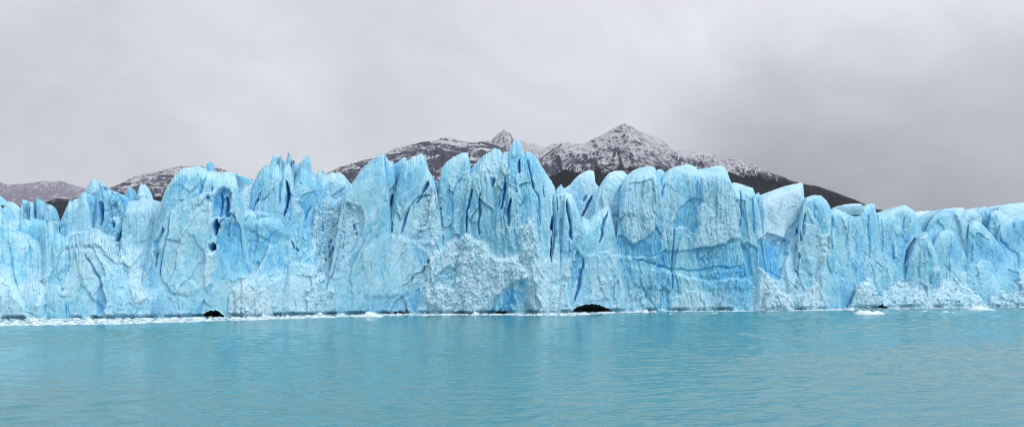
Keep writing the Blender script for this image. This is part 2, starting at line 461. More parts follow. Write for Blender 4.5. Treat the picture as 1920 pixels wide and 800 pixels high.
# ------------------------------------------------------------------ one body of ice
def ice_body(name, top, setback, T, bot=None, base=None, ridge=5.0, edge=8.0, jag=1.0, flute=0.3, facet=1.0, rough=0.0,
             white=0.0, blue=0.0, dirt=0.0, front=True, tilt=0.0, batter=0.0, res=0.22, seed=0, parent=None, loose=None):
    """top: photo polyline of its crest; setback: metres behind the ice front; T: thickness;
    bot: (left, right) columns of its foot; ridge: how blunt the crest is; batter: metres the crest leans back;
    tilt: metres its right edge lies further back than its left."""
    xs = np.array([p[0] for p in top], float)
    ys = np.array([p[1] for p in top], float)
    xl, xr = xs[0], xs[-1]
    bl, br = bot if bot else (xl, xr)
    if base is None:
        bl, br = bl - 12, br + 12
    if base is None and 1 < setback < 7:
        setback = setback * 1.6
    Yc = float(front_dist(0.5 * (xl + xr))) + setback
    W = max(xr - xl, br - bl) * Yc / F
    hmax = (base if base else water_row(xl)) - ys.min()
    Hm = hmax * Yc / F
    N = int(np.clip(W / res * 1.5 + 40, 14, 420))
    J = int(np.clip((Hm + 3) / res, 14, 260))
    s = np.linspace(0, 1, N)
    u = 0.4 * s + 0.6 * (0.5 - 0.5 * np.cos(np.pi * s))
    Nb = max(6, N // 4)
    sb = np.linspace(0, 1, Nb + 2)[1:-1][::-1]
    ub = 0.4 * sb + 0.6 * (0.5 - 0.5 * np.cos(np.pi * sb))
    U = np.concatenate([u, ub])
    side = np.concatenate([-np.ones(N), np.ones(Nb)])      # -1 towards the lake
    K = len(U)
    tpx = xl + U * (xr - xl)
    tpy = np.interp(tpx, xs, ys)
    if jag > 0:
        q = np.stack([tpx * 0.11, np.full(K, seed * 3.1), np.zeros(K)], -1)
        q2 = q * 3.3 + 5
        # broken crest: leaning teeth of uneven height
        slant = float(np.interp(0.5 * (xl + xr), [0, 880, 960, 1050, 1100, 2000], [1, 1, 0, -1, 1, 0]))
        saw = 0
        for wl, am, sd_ in ((9.0, 3.2, 1), (4.3, 1.9, 2)):
            ph = tpx / wl + 0.6 * vnoise(q * 1.3 + sd_, 6)
            k_ = np.floor(ph)
            fr_ = ph - k_
            fr_ = 1 - np.abs(2 * fr_ - 1) if slant == 0 else (fr_ if slant > 0 else 1 - fr_)
            hgt_ = h01(k_.astype(np.int64), np.full(K, seed, np.int64), np.full(K, sd_, np.int64), 8) ** 1.6
            saw = saw + am * hgt_ * (fr_ - .35)
        ends = np.clip(np.minimum(U, 1 - U) * 12, 0, 1)
        jag = jag * (1.6 if tpx.mean() < 1060 and front else 1.0)
        tpy = tpy + jag * (1.0 * vnoise(q, 3) + 0.5 * vnoise(q2 * 2.3, 5) - saw * (1.0 if tpx.mean() < 1060 else 0.45)) * ends
    t = np.linspace(0, 1, J)
    t = 1 - (1 - t) ** 1.12
    e = (1 - np.abs(2 * U - 1) ** edge) ** (1 / edge)
    ridge = ridge * 2.5
    g = (1 - t ** ridge) ** (1 / min(ridge, 3.0))
    g = np.maximum(g, 0.0)
    tt, _ = np.meshgrid(t, U, indexing='ij')
    bpx = bl + U * (br - bl)
    PX = bpx[None] * (1 - tt) + tpx[None] * tt
    if base is None:
        bpy_ = water_row(PX) + 4.5
        Yf = front_dist(np.clip(PX, -400, 2300))
    else:
        bpy_ = np.full(PX.shape, float(base))
        Yf = np.full(PX.shape, float(front_dist(0.5 * (xl + xr))))
    PY = bpy_ * (1 - tt) + tpy[None] * tt
    if base is None:
        for cv in CAVES:
            cx_, cy_ = zip(*cv)
            wob = 1.6 * vnoise(np.stack([PX * .25, PX * 0 + 3, PX * 0], -1), 81)
            roof = np.interp(PX, cx_, cy_, left=999, right=999) + wob
            PY = np.minimum(PY, roof)
    if base is None and setback > 0:
        # low down the blocks grow together into one wall
        sb_ = 0.35 + (setback - 0.35) * sstep(0.15, 0.75, tt) + 1.5 * (h01(np.array([seed]), np.array([3]), np.array([5]), 9)[0] - .5)
    else:
        sb_ = setback
    Yf = Yf + sb_ + tilt * (U[None] - 0.5) + batter * tt
    keep = sstep(0.25, 0.8, tt) if base is None and setback > -2 else np.ones(tt.shape)
    ee = np.where(side[None] < 0, 1 - (1 - e[None]) * (0.06 + 0.94 * keep), e[None])
    half = T / 2 * ee * g[:, None]
    yc = Yf + T / 2
    yfront = yc - half
    y = yc + side[None] * half
    P = np.stack([X_of(PX, yfront), y, Z_of(PY, yfront)], -1)
    # normals of the plain body
    def normals(P):
        du = np.roll(P, -1, 1) - np.roll(P, 1, 1)
        dv = np.gradient(P, axis=0)
        n = np.cross(du, dv)
        n /= np.linalg.norm(n, axis=-1, keepdims=True) + 1e-9
        return n
    Nn = normals(P)
    w = sstep(0.9, 1.0, tt)[..., None]
    Nn = Nn * (1 - w) + np.array([0, -0.25, 0.97]) * w
    Nn /= np.linalg.norm(Nn, axis=-1, keepdims=True) + 1e-9
    facing = sstep(0.25, 0.7, -Nn[..., 1])
    Nd = Nn * np.array([0.3, 1.0, 0.3])
    # sheared coordinates: fractures in a serac follow its lean
    Q = P.copy()
    lean = np.interp(0.5 * (xl + xr), [0, 150, 700, 830, 900, 1000, 1080, 1160, 1920], [.1, .3, .36, .3, .05, -.14, .2, .02, .0])
    Q[..., 0] -= lean * P[..., 2]
    wq = np.stack([vnoise(Q * 0.16 + 3, 21), vnoise(Q * 0.16 + 9, 22), vnoise(Q * 0.16 + 14, 23)], -1)
    wf = np.stack([vnoise(Q * 0.9 + 3, 24), vnoise(Q * 0.9 + 9, 25), vnoise(Q * 0.9 + 14, 26)], -1)
    Qw = Q + wq * 0.9 + wf * 0.22 + seed * 13.7
    disp = np.zeros(tt.shape)
    calm = sstep(-0.25, 0.45, fbm(Q * np.array([.10, .10, .06]) + seed * 5.1, 3, 27))        # 0 = clean break, 1 = shattered
    d1, d2, rel, rid = cells(Qw / np.array([8.5, 8.5, 21.0]), 31)
    disp += facet * ((rid[..., 0] - .5) * 0.6 + (rel[..., 0] * (rid[..., 1] - .5) * 2.5 + rel[..., 2] * (rid[..., 2] - .5) * 2.4))
    cellblue = (rid[..., 1] - 0.5) * 0.44
    # upright wedges: flat facets that meet in creases, wandering with height
    for wl, am, sd_ in ((9.0, 2.4, 1), (3.7, 0.85, 2)):
        xr_ = (Q[..., 0] + 2.2 * vnoise(Q * np.array([.04, .04, .09]) + 5 * sd_, 141) + 0.8 * vnoise(Q * np.array([.1, .1, .35]) + sd_, 142)) / wl + seed * 1.7
        k_ = np.floor(xr_)
        fr_ = xr_ - k_
        zk = np.floor(P[..., 2] / 40.0 + seed).astype(np.int64) * 0
        a_ = h01(k_.astype(np.int64), zk, zk + seed, 150 + sd_)
        b_ = h01(k_.astype(np.int64) + 1, zk, zk + seed, 150 + sd_)
        mid_ = 0.25 + 0.5 * h01(k_.astype(np.int64), zk, zk + seed, 160 + sd_)
        m_ = 0.5 * (a_ + b_) + (h01(k_.astype(np.int64), zk, zk + seed, 170 + sd_) - .5)
        v_ = np.where(fr_ < mid_, a_ + (m_ - a_) * fr_ / mid_, m_ + (b_ - m_) * (fr_ - mid_) / (1 - mid_))
        disp += am * facet ** .5 * (v_ - .5) * (0.45 + 0.55 * sstep(0.0, 0.5, tt))
    d1, d2, rel, rid = cells(Qw / np.array([3.2, 3.2, 8.5]) + 40, 41)
    disp += facet * (0.35 + 0.65 * calm) * ((rid[..., 0] - .5) * 0.55 + rel[..., 0] * (rid[..., 1] - .5) * 1.7 + rel[..., 2] * (rid[..., 2] - .5) * 1.7)
    cellblue = cellblue + (rid[..., 2] - 0.5) * 0.32
    d1, d2, rel, rid = cells(Qw / np.array([0.95, 0.95, 1.9]) + 60, 43)
    disp += (0.03 + 0.16 * calm ** 1.5) * ((rid[..., 0] - .5) * 1.0 + rel[..., 0] * (rid[..., 1] - .5) * 2.2 + rel[..., 2] * (rid[..., 2] - .5) * 2.2)
    # flutes
    fl = fbm(Qw * np.array([0.75, 0.75, 0.045]) + 7, 4, 51, 0.6, True)
    flm = sstep(-0.35, 0.3, fbm(Q * np.array([.07, .07, .05]) + 31, 2, 29))
    disp += 0.16 * (0.4 + flute) * fbm(Qw * np.array([1.9, 1.9, 0.16]) + 17, 3, 53, 0.6, True)
    disp += flute * 0.75 * fl * (0.25 + 0.75 * flm)
    disp += 0.05 * fbm(Qw * 0.8, 4, 61, 0.6, True) + 0.13 * calm * fbm(Qw * 0.8, 4, 61, 0.6, True)
    rg = np.full(tt.shape, float(rough))
    bl_ = np.full(tt.shape, 0.36 + blue) + cellblue
    wh = np.full(tt.shape, 0.12 + white)
    if front:
        ppx = PX + 4.0 * vnoise(np.stack([PX * .035, PY * .035, PX * 0], -1), 76) + 2.2 * vnoise(np.stack([PX * .09, PY * .09, PX * 0], -1), 71) + 0.7 * vnoise(np.stack([PX * .3, PY * .3, PX * 0], -1), 73)
        ppy = PY + 4.0 * vnoise(np.stack([PX * .035, PY * .035, PX * 0 + 3], -1), 77) + 2.2 * vnoise(np.stack([PX * .09, PY * .09, PX * 0 + 5], -1), 72) + 0.7 * vnoise(np.stack([PX * .3, PY * .3, PX * 0 + 5], -1), 74)
        vis = (side < 0)[None] * facing
        cpx = PX + 1.6 * vnoise(np.stack([PX * .05, PY * .05, PX * 0 + 2], -1), 74)
        ragged = 9 * vnoise(np.stack([PX * .06, PY * .09, PX * 0 + 9], -1), 78) + 5 * vnoise(np.stack([PX * .2, PY * .2, PX * 0 + 9], -1), 79)
        for pts, hw, dep, bv in CRACKS:
            wide = hw > 5.4
            if not wide:
                hw, dep = hw * 1.35, dep * (.45 if hw < 2.7 else .75)
            a = np.array(pts)
            if a[:, 0].max() + 14 < PX.min() or a[:, 0].min() - 14 > PX.max(): continue
            d, run = seg_dist(cpx, ppy, pts, True)
            hw = hw * (0.25 + 0.95 * np.sin(np.pi * np.clip(run, 0, 1)) ** .6) * (0.8 + 0.35 * vnoise(np.stack([PX * .2, PY * .08, PX * 0 + 9], -1), 75))
            k = np.clip(1 - d / hw, 0, 1) * vis
            disp -= dep * (k ** 1.2 if wide else 0.45 * k + 0.55 * np.clip(k * 2 - 1, 0, 1))
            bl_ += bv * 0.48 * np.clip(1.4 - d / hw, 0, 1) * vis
        for poly, off, soft, bv, wv, rv in PANELS:
            a = np.array(poly)
            if a[:, 0].max() + 8 < PX.min() or a[:, 0].min() - 8 > PX.max(): continue
            sd = poly_sd(ppx, ppy, poly)
            k = sstep(-0.5 * soft, 0.5 * soft, sd) * vis
            disp += off * k
            bl_ += bv * k
            k2 = sstep(-1.3 * soft - 5, 1.3 * soft + 5, sd + ragged) * vis
            wh += wv * k2 * (1 if off > -5 else 0)
            rg += rv * k2
        # the lake undercuts the foot of the front
        foot = np.clip((PY - (water_row(PX) - 7)) / 5, 0, 1) * vis
        disp -= 1.6 * foot * (0.6 + 0.8 * vnoise(np.stack([PX * .05, PX * 0, PX * 0], -1), 91))
    if rg.max() > 0.01:
        d1, d2, rel, rid = cells(Qw / 1.7 + 80, 101)
        e1 = cells(Qw / 0.75 + 90, 111)[0]
        d1b, _, relb, ridb = cells(Qw / np.array([0.9, 0.9, 0.8]) + 120, 121)
        d1b, _, relb, ridb = cells(Qw / np.array([0.75, 0.75, 0.7]) + 120, 121)
        lump = fbm(Qw * 0.35 + 50, 3, 133, .5)
        disp += 0.68 * np.clip(rg, 0, 1) * (0.9 * lump + (rid[..., 0] - .5) * 0.55 + rel[..., 0] * (rid[..., 1] - .5) * 1.2 + rel[..., 2] * (rid[..., 2] - .5) * 1.3 + 0.35 * (0.5 - d1)
                                     + (ridb[..., 0] - .5) * 0.42 + relb[..., 2] * (ridb[..., 2] - .5) * 0.8 + 0.3 * (0.5 - d1b) + 0.15 * (0.5 - e1))
    lim = np.maximum(half * 0.8, 0.25)
    # keep thin crests from turning inside out
    thin = np.where(side[None] < 0, np.clip(T * 0.8, 0.3, 30), lim)
    disp = np.clip(disp, -thin, None)
    crest = sstep(0.88, 1.0, tt)
    disp = disp * (1 - 0.75 * crest)
    edgek = np.clip(np.minimum(U, 1 - U)[None] * 8, 0.12, 1)
    disp = np.where(disp > 0, disp * edgek, disp)
    P2 = P + Nd * disp[..., None]
    N2 = normals(P2)
    up = sstep(0.35, 0.85, N2[..., 2]) * (0.6 + 0.4 * vnoise(Q * 0.4, 131))
    wh = wh + 0.3 * up
    bl_ = bl_ - 0.2 * up
    # knocked-off white crust along the aretes
    blur = (disp + np.roll(disp, 5, 0) + np.roll(disp, -5, 0) + np.roll(disp, 5, 1) + np.roll(disp, -5, 1) + np.roll(disp, 9, 1) + np.roll(disp, -9, 1)) / 7
    wh = wh + 0.35 * sstep(.06, .4, disp - blur)
    if loose is not None and rg.max() > .3:
        r2 = np.random.default_rng(seed + 400)
        ok = np.argwhere((rg > .3) & (side < 0)[None] & (N2[..., 1] < .2) & (P2[..., 2] > -.2))
        area = np.linalg.norm(np.roll(P2, -1, 1) - P2, axis=-1) * np.linalg.norm(np.gradient(P2, axis=0), axis=-1)
        wts = (np.clip(area, 0, .3) * np.clip(rg, 0, 1) ** 1.5)[ok[:, 0], ok[:, 1]]
        cnt = int(min(wts.sum() * 1.2, 1600))
        if cnt > 8:
            sel = ok[r2.choice(len(ok), cnt, p=wts / wts.sum(), replace=False)]
            loose.append(P2[sel[:, 0], sel[:, 1]])
            loose.append(N2[sel[:, 0], sel[:, 1]])
    bl_ = np.clip(bl_, 0, 1.3)
    wh = np.clip(wh, 0, 1)
    cx = float(P2[0, :, 0].mean())
    cy = float(P2[0, :, 1].mean())
    cz = float(P2[0, :, 2].mean())
    quads = grid_quads(J, K, True)
    V = P2.reshape(-1, 3)
    # sew the crest: front column k meets its mirror on the far side
    top_i = (J - 1) * K
    fr = np.arange(N)
    bk = np.concatenate([[0], np.arange(K - 1, N - 1, -1), [N - 1]])
    ufr, ubk = U[fr], U[bk]
    i = j = 0
    cap = []
    while i < N - 1 or j < len(bk) - 1:
        if j >= len(bk) - 1 or (i < N - 1 and ufr[i + 1] <= ubk[j + 1]):
            cap.append((top_i + fr[i], top_i + fr[i + 1], top_i + bk[j])); i += 1
        else:
            cap.append((top_i + fr[i], top_i + bk[j + 1], top_i + bk[j])); j += 1
    cap = [c for c in cap if len(set(c)) == 3]
    tris = np.array(cap, int)
    at = {'blue': bl_.ravel(), 'white': wh.ravel(), 'dirt': np.full(len(V), float(dirt))}
    return mesh_obj(name, V, quads, ICE, tris=tris, attrs=at, parent=parent, origin=(cx, cy, cz))


GS = 'seracs and ice blocks of the glacier front'
#  name, category, label, crest, keywords
BODIES = [
    # ---- far left, background spires
    ('ice_spire', 'spire', 'pale ice spire cut off by the left edge of the photo', [(-40, 372), (-14, 362), (0, 381), (12, 400), (24, 425), (30, 440)],
     dict(setback=26, T=9, base=545, ridge=2, edge=2.2, front=False, white=.2)),
    ('ice_spire', 'spire', 'small pointed pale pyramid of ice alone between the left edge and the many-tipped serac', [(6, 412), (10, 390), (16, 377), (22, 386), (29, 398), (34, 420)],
     dict(setback=40, T=9, base=540, ridge=1.8, edge=2, front=False, white=.4, jag=.4)),
    ('serac', 'serac', 'pale serac with a comb of five small sharp tips at far left', [(26, 450), (33, 424), (40, 414), (50, 410), (60, 412), (70, 410), (80, 412), (92, 414), (98, 424), (104, 446)],
     dict(setback=20, T=11, base=560, ridge=2.2, jag=.7, blue=.45, facet=.7, front=True)),
    ('ice_cliff', 'cliff', 'low blue ice cliff at the left edge sloping down to the brash ice', [(-300, 400), (-250, 392), (-200, 404), (-150, 386), (-100, 396), (-60, 380), (-20, 384), (0, 394), (16, 416), (36, 434), (52, 440), (64, 448), (76, 454), (84, 424), (90, 415), (97, 414), (106, 430), (116, 446)],
     dict(setback=3, T=26, bot=(-310, 122), ridge=3.5, batter=4, jag=1.4)),
    ('ice_cliff', 'cliff', 'broad low hump of cracked ice with a long diagonal crack, under the tallest left spire', [(96, 444), (110, 434), (128, 449), (146, 440), (160, 434), (172, 427), (186, 428), (198, 436), (214, 450), (228, 466), (242, 488), (254, 520)],
     dict(setback=1, T=24, bot=(92, 285), ridge=3, batter=5, jag=1.4, rough=.1)),
    ('serac', 'serac', 'pale leaning serac with a small notch on top beside the dark forested slope', [(106, 440), (114, 412), (122, 394), (129, 378), (134, 379), (140, 374), (147, 371), (155, 360), (162, 362), (170, 390), (176, 430)],
     dict(setback=16, T=12, base=560, ridge=2.6, jag=.5, facet=.8, white=.1)),
    ('ice_spire', 'spire', 'sharp tooth of ice, the tallest peak left of the big slab', [(148, 390), (158, 360), (166, 346), (172, 337), (177, 334), (182, 340), (187, 348), (191, 366), (196, 400)],
     dict(setback=26, T=10, base=540, ridge=1.9, edge=2.2, jag=.3, facet=.7)),
    ('serac', 'serac', 'ragged blue serac with a dark cleft just right of the tall left tooth', [(168, 430), (178, 385), (185, 362), (192, 350), (197, 358), (203, 356), (212, 366), (221, 364), (228, 378), (236, 400)],
     dict(setback=20, T=12, base=560, ridge=2.6, jag=1.6, rough=.2, blue=.3)),
    ('ice_spire', 'spire', 'stubby spire with a bright blue right side between ragged serac and smooth pale wall', [(224, 392), (230, 372), (236, 362), (242, 350), (247, 360), (250, 372), (254, 392)],
     dict(setback=34, T=8, base=520, ridge=1.8, edge=2, jag=.6, front=False, blue=.2)),
    ('ice_spire', 'spire', 'small pale pointed spire standing against the snowy left mountain', [(252, 388), (257, 366), (261, 352), (265, 342), (270, 352), (274, 370), (278, 390)],
     dict(setback=36, T=8, base=520, ridge=1.8, edge=2, jag=.4, front=False, white=.5)),
    ('ice_block', 'ice block', 'small blue boulder of ice with a hollow, lodged below the ragged left serac', [(200, 432), (206, 412), (213, 406), (222, 405), (230, 414), (233, 436), (234, 470)],
     dict(setback=11, T=8, base=540, ridge=2.6, edge=2.4, blue=.12, rough=.3)),
    ('ice_cliff', 'cliff', 'smooth pale wall of ice left of the big slab', [(226, 440), (234, 392), (240, 379), (256, 376), (271, 373), (282, 376), (291, 374), (300, 381), (310, 396)],
     dict(setback=9, T=20, bot=(226, 318), ridge=5, jag=.8, facet=.6, white=.15)),
    # ---- the big slab
    ('ice_cliff', 'cliff', 'huge pale slab with a tiny crest pinnacle and dark holes down its right side', [(294, 392), (302, 378), (309, 362), (316, 348), (323, 336), (330, 326), (338, 319), (346, 315), (358, 313), (370, 311), (382, 315), (394, 320), (404, 323), (422, 321), (430, 323), (436, 321), (441, 324), (445, 338), (448, 360), (456, 374)],
     dict(setback=0, T=26, bot=(262, 470), ridge=7, jag=.9, facet=.85, batter=2)),
    ('serac', 'serac', 'grey-speckled dirty serac in the saddle right of the big slab', [(444, 372), (450, 358), (458, 350), (470, 345), (480, 349), (487, 356), (494, 376)],
     dict(setback=5, T=14, bot=(438, 500), ridge=4, dirt=.95, white=.6, rough=.35, facet=.5)),
    ('serac', 'serac', 'white snowy crest showing behind the speckled serac', [(440, 350), (450, 334), (462, 333), (474, 340), (486, 350)],
     dict(setback=26, T=10, base=470, ridge=3, white=.8, front=False)),
    ('ice_cliff', 'cliff', 'recessed blue wall above a small dark cave at the waterline', [(420, 420), (440, 396), (470, 390), (500, 396), (530, 400), (556, 410), (580, 430)],
     dict(setback=1.5, T=18, bot=(425, 600), ridge=4, jag=.25, blue=.12)),
    ('serac', 'serac', 'tall serac with two ragged sharp crowns split by a deep blue cleft', [(470, 352), (478, 336), (486, 324), (494, 314), (503, 310), (512, 307), (522, 309), (528, 320), (534, 308), (541, 306), (546, 313), (550, 326), (552, 352)],
     dict(setback=3, T=15, bot=(462, 556), ridge=2.8, jag=.8)),
    ('serac', 'serac', 'blue serac drawn up into a thin chimney-like spike', [(546, 362), (551, 342), (557, 329), (562, 320), (565, 314), (570, 311), (577, 314), (581, 324), (586, 331), (592, 338), (598, 356), (606, 380)],
     dict(setback=4, T=14, bot=(540, 622), ridge=2.8, jag=.4, blue=.1)),
    ('serac', 'serac', 'low pale block with a flat broken top, behind the blue and white jumble', [(588, 350), (592, 329), (598, 321), (604, 321), (606, 330), (615, 327), (622, 322), (630, 326), (640, 326), (646, 334), (652, 346), (660, 372)],
     dict(setback=16, T=14, base=520, ridge=4, jag=.9, white=.25)),
    ('ice_cliff', 'cliff', 'jumble of broken blue and white ice filling the gully below the chimney spike', [(582, 382), (596, 372), (612, 366), (630, 372), (648, 362), (664, 358), (680, 372), (692, 392)],
     dict(setback=4, T=16, bot=(575, 650), ridge=3.5, jag=2, rough=.35, white=.15)),
    # ---- centre left
    ('serac', 'serac', 'broad pale serac rising to a clean straight-sided point', [(640, 380), (652, 352), (665, 336), (677, 318), (686, 310), (695, 302), (704, 297), (711, 292), (716, 287), (720, 288), (722, 306), (725, 330), (730, 360)],
     dict(setback=0, T=20, bot=(612, 735), ridge=3.4, jag=.8, facet=.9)),
    ('serac', 'serac', 'flat-topped narrow serac leaning on the straight-sided pointed one', [(714, 322), (720, 307), (726, 304), (736, 303), (739, 312), (741, 340), (742, 372)],
     dict(setback=2.5, T=13, bot=(690, 752), ridge=4, jag=.6)),
    ('ice_spire', 'spire', 'thin blue fin wedged between two taller pale seracs', [(734, 330), (741, 308), (750, 300), (756, 295), (760, 294), (762, 306), (766, 330)],
     dict(setback=9, T=9, base=560, ridge=2, edge=2.4, jag=.4, blue=.12)),
    ('serac', 'serac', 'leaning serac with white rounded crest stepping down on its right, left of the V gap', [(742, 350), (752, 320), (761, 303), (772, 295), (780, 292), (788, 288), (795, 292), (798, 310), (805, 322), (811, 332), (817, 345), (822, 366)],
     dict(setback=1, T=18, bot=(716, 838), ridge=3.6, jag=.8, white=.08)),
    ('ice_cliff', 'cliff', 'low pitted ice filling the V gap where the mountain shows', [(806, 362), (814, 346), (820, 341), (827, 345), (834, 352), (842, 372)],
     dict(setback=5, T=16, bot=(795, 850), ridge=4, jag=1.2, rough=.45, white=.3)),
    ('serac', 'serac', 'serac with a smooth hooked crest right of the V gap', [(820, 360), (825, 336), (828, 316), (834, 308), (841, 301), (850, 295), (858, 291), (866, 287), (872, 286), (877, 289), (880, 298), (881, 315), (886, 334)],
     dict(setback=1.5, T=16, bot=(815, 890), ridge=4, jag=.5, facet=.8, flute=.5)),
    # ---- the central peak
    ('serac', 'serac', 'ridged left shoulder of the highest peak, with a hazy white crest', [(872, 342), (882, 318), (890, 309), (900, 300), (910, 291), (918, 285), (926, 279), (934, 278), (940, 286), (944, 296), (950, 320)],
     dict(setback=0, T=22, bot=(858, 960), ridge=4, jag=1.2, flute=.9)),
    ('serac', 'serac', 'highest ice peak of the glacier front, a fluted tower with white ridge below', [(934, 312), (942, 292), (948, 287), (954, 285), (958, 274), (962, 267), (967, 260), (972, 262), (976, 266), (978, 282), (984, 290), (990, 304), (996, 330)],
     dict(setback=-1.2, T=22, bot=(900, 1020), ridge=3, jag=.9, flute=1.1)),
    ('serac', 'serac', 'smooth fin sloping steeply down right from the highest peak to the deepest blue cleft', [(978, 306), (984, 291), (988, 286), (996, 285), (1003, 293), (1010, 302), (1016, 312), (1022, 322), (1029, 333), (1035, 342), (1041, 353), (1044, 380)],
     dict(setback=1, T=18, bot=(975, 1050), ridge=3.2, jag=.7, flute=.8, facet=.7)),
    ('serac', 'serac', 'narrow upright slab with a white sharp tip right of the deepest blue cleft', [(1040, 372), (1044, 353), (1048, 350), (1052, 344), (1056, 352), (1061, 360), (1066, 378)],
     dict(setback=2, T=16, bot=(1034, 1076), ridge=4, jag=.5, flute=.6, facet=.5)),
    ('serac', 'serac', 'blunt upright slab, lower neighbour of the white-tipped slab', [(1056, 380), (1060, 361), (1066, 362), (1073, 365), (1079, 378), (1085, 396), (1092, 420), (1098, 450)],
     dict(setback=1, T=14, bot=(1058, 1112), ridge=4, jag=.5, flute=.6, facet=.5)),
    # ---- centre right
    ('serac', 'serac', 'smooth pale wedge with a square right shoulder in front of the dark forest', [(1046, 376), (1056, 354), (1069, 346), (1077, 336), (1086, 327), (1098, 321), (1108, 319), (1114, 321), (1116, 342), (1124, 352), (1134, 374)],
     dict(setback=14, T=18, base=535, bot=(1060, 1160), ridge=4, jag=.3, facet=.5, white=.35, flute=.3)),
    ('ice_cliff', 'cliff', 'lower ice wall above the widest dark cave', [(1070, 452), (1080, 430), (1092, 405), (1104, 412), (1118, 396), (1130, 388), (1138, 381), (1144, 385), (1148, 405), (1152, 430)],
     dict(setback=0, T=24, bot=(1062, 1168), ridge=3.5, jag=.8, facet=.8, white=.1)),
    ('serac', 'serac', 'rounded pale block right of the dark forest notch', [(1112, 372), (1124, 350), (1132, 338), (1137, 330), (1142, 324), (1152, 320), (1162, 320), (1169, 321), (1177, 329), (1186, 350)],
     dict(setback=4, T=20, bot=(1130, 1190), ridge=4.5, jag=.4, facet=.7, white=.25)),
    ('ice_cliff', 'cliff', 'massive fluted pale cliff with an overhanging chin over blue ice', [(1164, 350), (1176, 328), (1186, 320), (1196, 316), (1206, 314), (1220, 311), (1228, 316), (1236, 330), (1244, 350)],
     dict(setback=-.5, T=24, bot=(1150, 1262), ridge=7, jag=.7, flute=1.1, facet=.6)),
    ('serac', 'serac', 'small rounded knob peeping between the two massive cliffs', [(1222, 340), (1228, 323), (1233, 318), (1240, 317), (1246, 323), (1252, 340)],
     dict(setback=9, T=8, base=480, ridge=3, edge=2.4, jag=.3)),
    ('ice_cliff', 'cliff', 'massive dome-topped cliff with a teal facet, tallest right of centre', [(1232, 352), (1244, 330), (1254, 318), (1266, 312), (1276, 310), (1286, 308), (1298, 310), (1306, 314), (1314, 326)],
     dict(setback=-1, T=26, bot=(1222, 1322), ridge=7, jag=.5, flute=.6, facet=.7)),
    ('ice_cliff', 'cliff', 'pale vertical cliff with a rounded right shoulder and a blue band across it', [(1298, 330), (1308, 317), (1322, 316), (1336, 313), (1350, 311), (1358, 314), (1364, 322), (1370, 344), (1376, 372)],
     dict(setback=-.5, T=26, bot=(1296, 1402), ridge=8, jag=.5, flute=.9, facet=.6)),
    ('ice_cliff', 'cliff', 'lower stepped cliff left of the flat white-topped block', [(1360, 362), (1368, 345), (1376, 342), (1388, 344), (1400, 349), (1412, 353), (1417, 366), (1424, 392), (1428, 430)],
     dict(setback=.5, T=20, bot=(1376, 1440), ridge=6, jag=.6, flute=.8)),
    ('ice_spire', 'spire', 'tiny white fin beside the flat white-topped block', [(1411, 382), (1416, 366), (1420, 362), (1423, 360), (1426, 372), (1430, 386)],
     dict(setback=12, T=4, base=420, ridge=2, edge=2, jag=0, front=False, white=.5)),
    ('ice_block', 'ice block', 'flat white-topped block with a square corner on its right, thin crack in its face', [(1418, 380), (1424, 368), (1432, 364), (1440, 360), (1456, 354), (1471, 349), (1488, 345), (1503, 342), (1506, 346), (1508, 374), (1512, 420)],
     dict(setback=4, T=22, bot=(1410, 1524), ridge=9, edge=5, jag=.2, facet=.5, flute=.2, white=.25)),
    ('serac', 'serac', 'rounded hollow-faced serac right of the flat white-topped block', [(1500, 402), (1507, 378), (1513, 369), (1520, 367), (1528, 366), (1540, 367), (1550, 376), (1556, 386), (1562, 402), (1567, 430)],
     dict(setback=1, T=18, bot=(1490, 1566), ridge=4.5, jag=.5, flute=.5)),
    # ---- right
    ('ice_cliff', 'cliff', 'straight blue curtain of ice under a tabular cap', [(1552, 420), (1558, 395), (1566, 391), (1578, 394), (1590, 396), (1604, 398), (1614, 402), (1622, 420)],
     dict(setback=2, T=20, bot=(1546, 1628), ridge=8, jag=.4, flute=.9, facet=.5, blue=.1)),
    ('ice_block', 'ice block', 'tabular white cap of ice perched on the straight blue curtain', [(1574, 396), (1578, 390), (1581, 384), (1590, 383), (1604, 382), (1614, 382), (1618, 386), (1619, 394)],
     dict(setback=5, T=10, base=402, bot=(1576, 1612), ridge=6, edge=4, jag=.2, front=False, white=.5, facet=.3)),
    ('serac', 'serac', 'blocky serac with a slanting top right of the tabular cap', [(1604, 420), (1612, 397), (1618, 390), (1624, 384), (1632, 382), (1640, 382), (1643, 398), (1650, 430)],
     dict(setback=2.5, T=16, bot=(1606, 1662), ridge=5, jag=.4, flute=.6, facet=.6)),
    ('ice_cliff', 'cliff', 'dome-shaped blue cliff with a dark cleft at its lower right', [(1636, 424), (1648, 402), (1660, 397), (1672, 391), (1684, 387), (1695, 384), (1704, 388), (1712, 394), (1722, 407), (1728, 428), (1733, 455)],
     dict(setback=3, T=20, bot=(1640, 1728), ridge=5, jag=.5, flute=.5, facet=.7, blue=.06)),
    ('serac', 'serac', 'flat distant ice showing between two dome-shaped right cliffs', [(1700, 410), (1714, 397), (1730, 396), (1744, 395), (1760, 396), (1772, 404)],
     dict(setback=40, T=20, base=480, ridge=4, jag=.5, front=False, white=.5)),
    ('ice_cliff', 'cliff', 'striped blue block with a flat slanting top, middle of the right end', [(1732, 440), (1742, 416), (1752, 402), (1762, 395), (1770, 391), (1790, 389), (1807, 388), (1812, 402), (1818, 430)],
     dict(setback=5, T=22, bot=(1730, 1832), ridge=5, jag=.5, facet=.7)),
    ('ice_block', 'ice block', 'upright wedge of ice in front of the dark right cleft', [(1698, 520), (1706, 478), (1714, 458), (1724, 445), (1732, 438), (1738, 434), (1745, 448), (1754, 470), (1764, 500)],
     dict(setback=0, T=10, bot=(1690, 1772), ridge=2.6, jag=.6, blue=.02)),
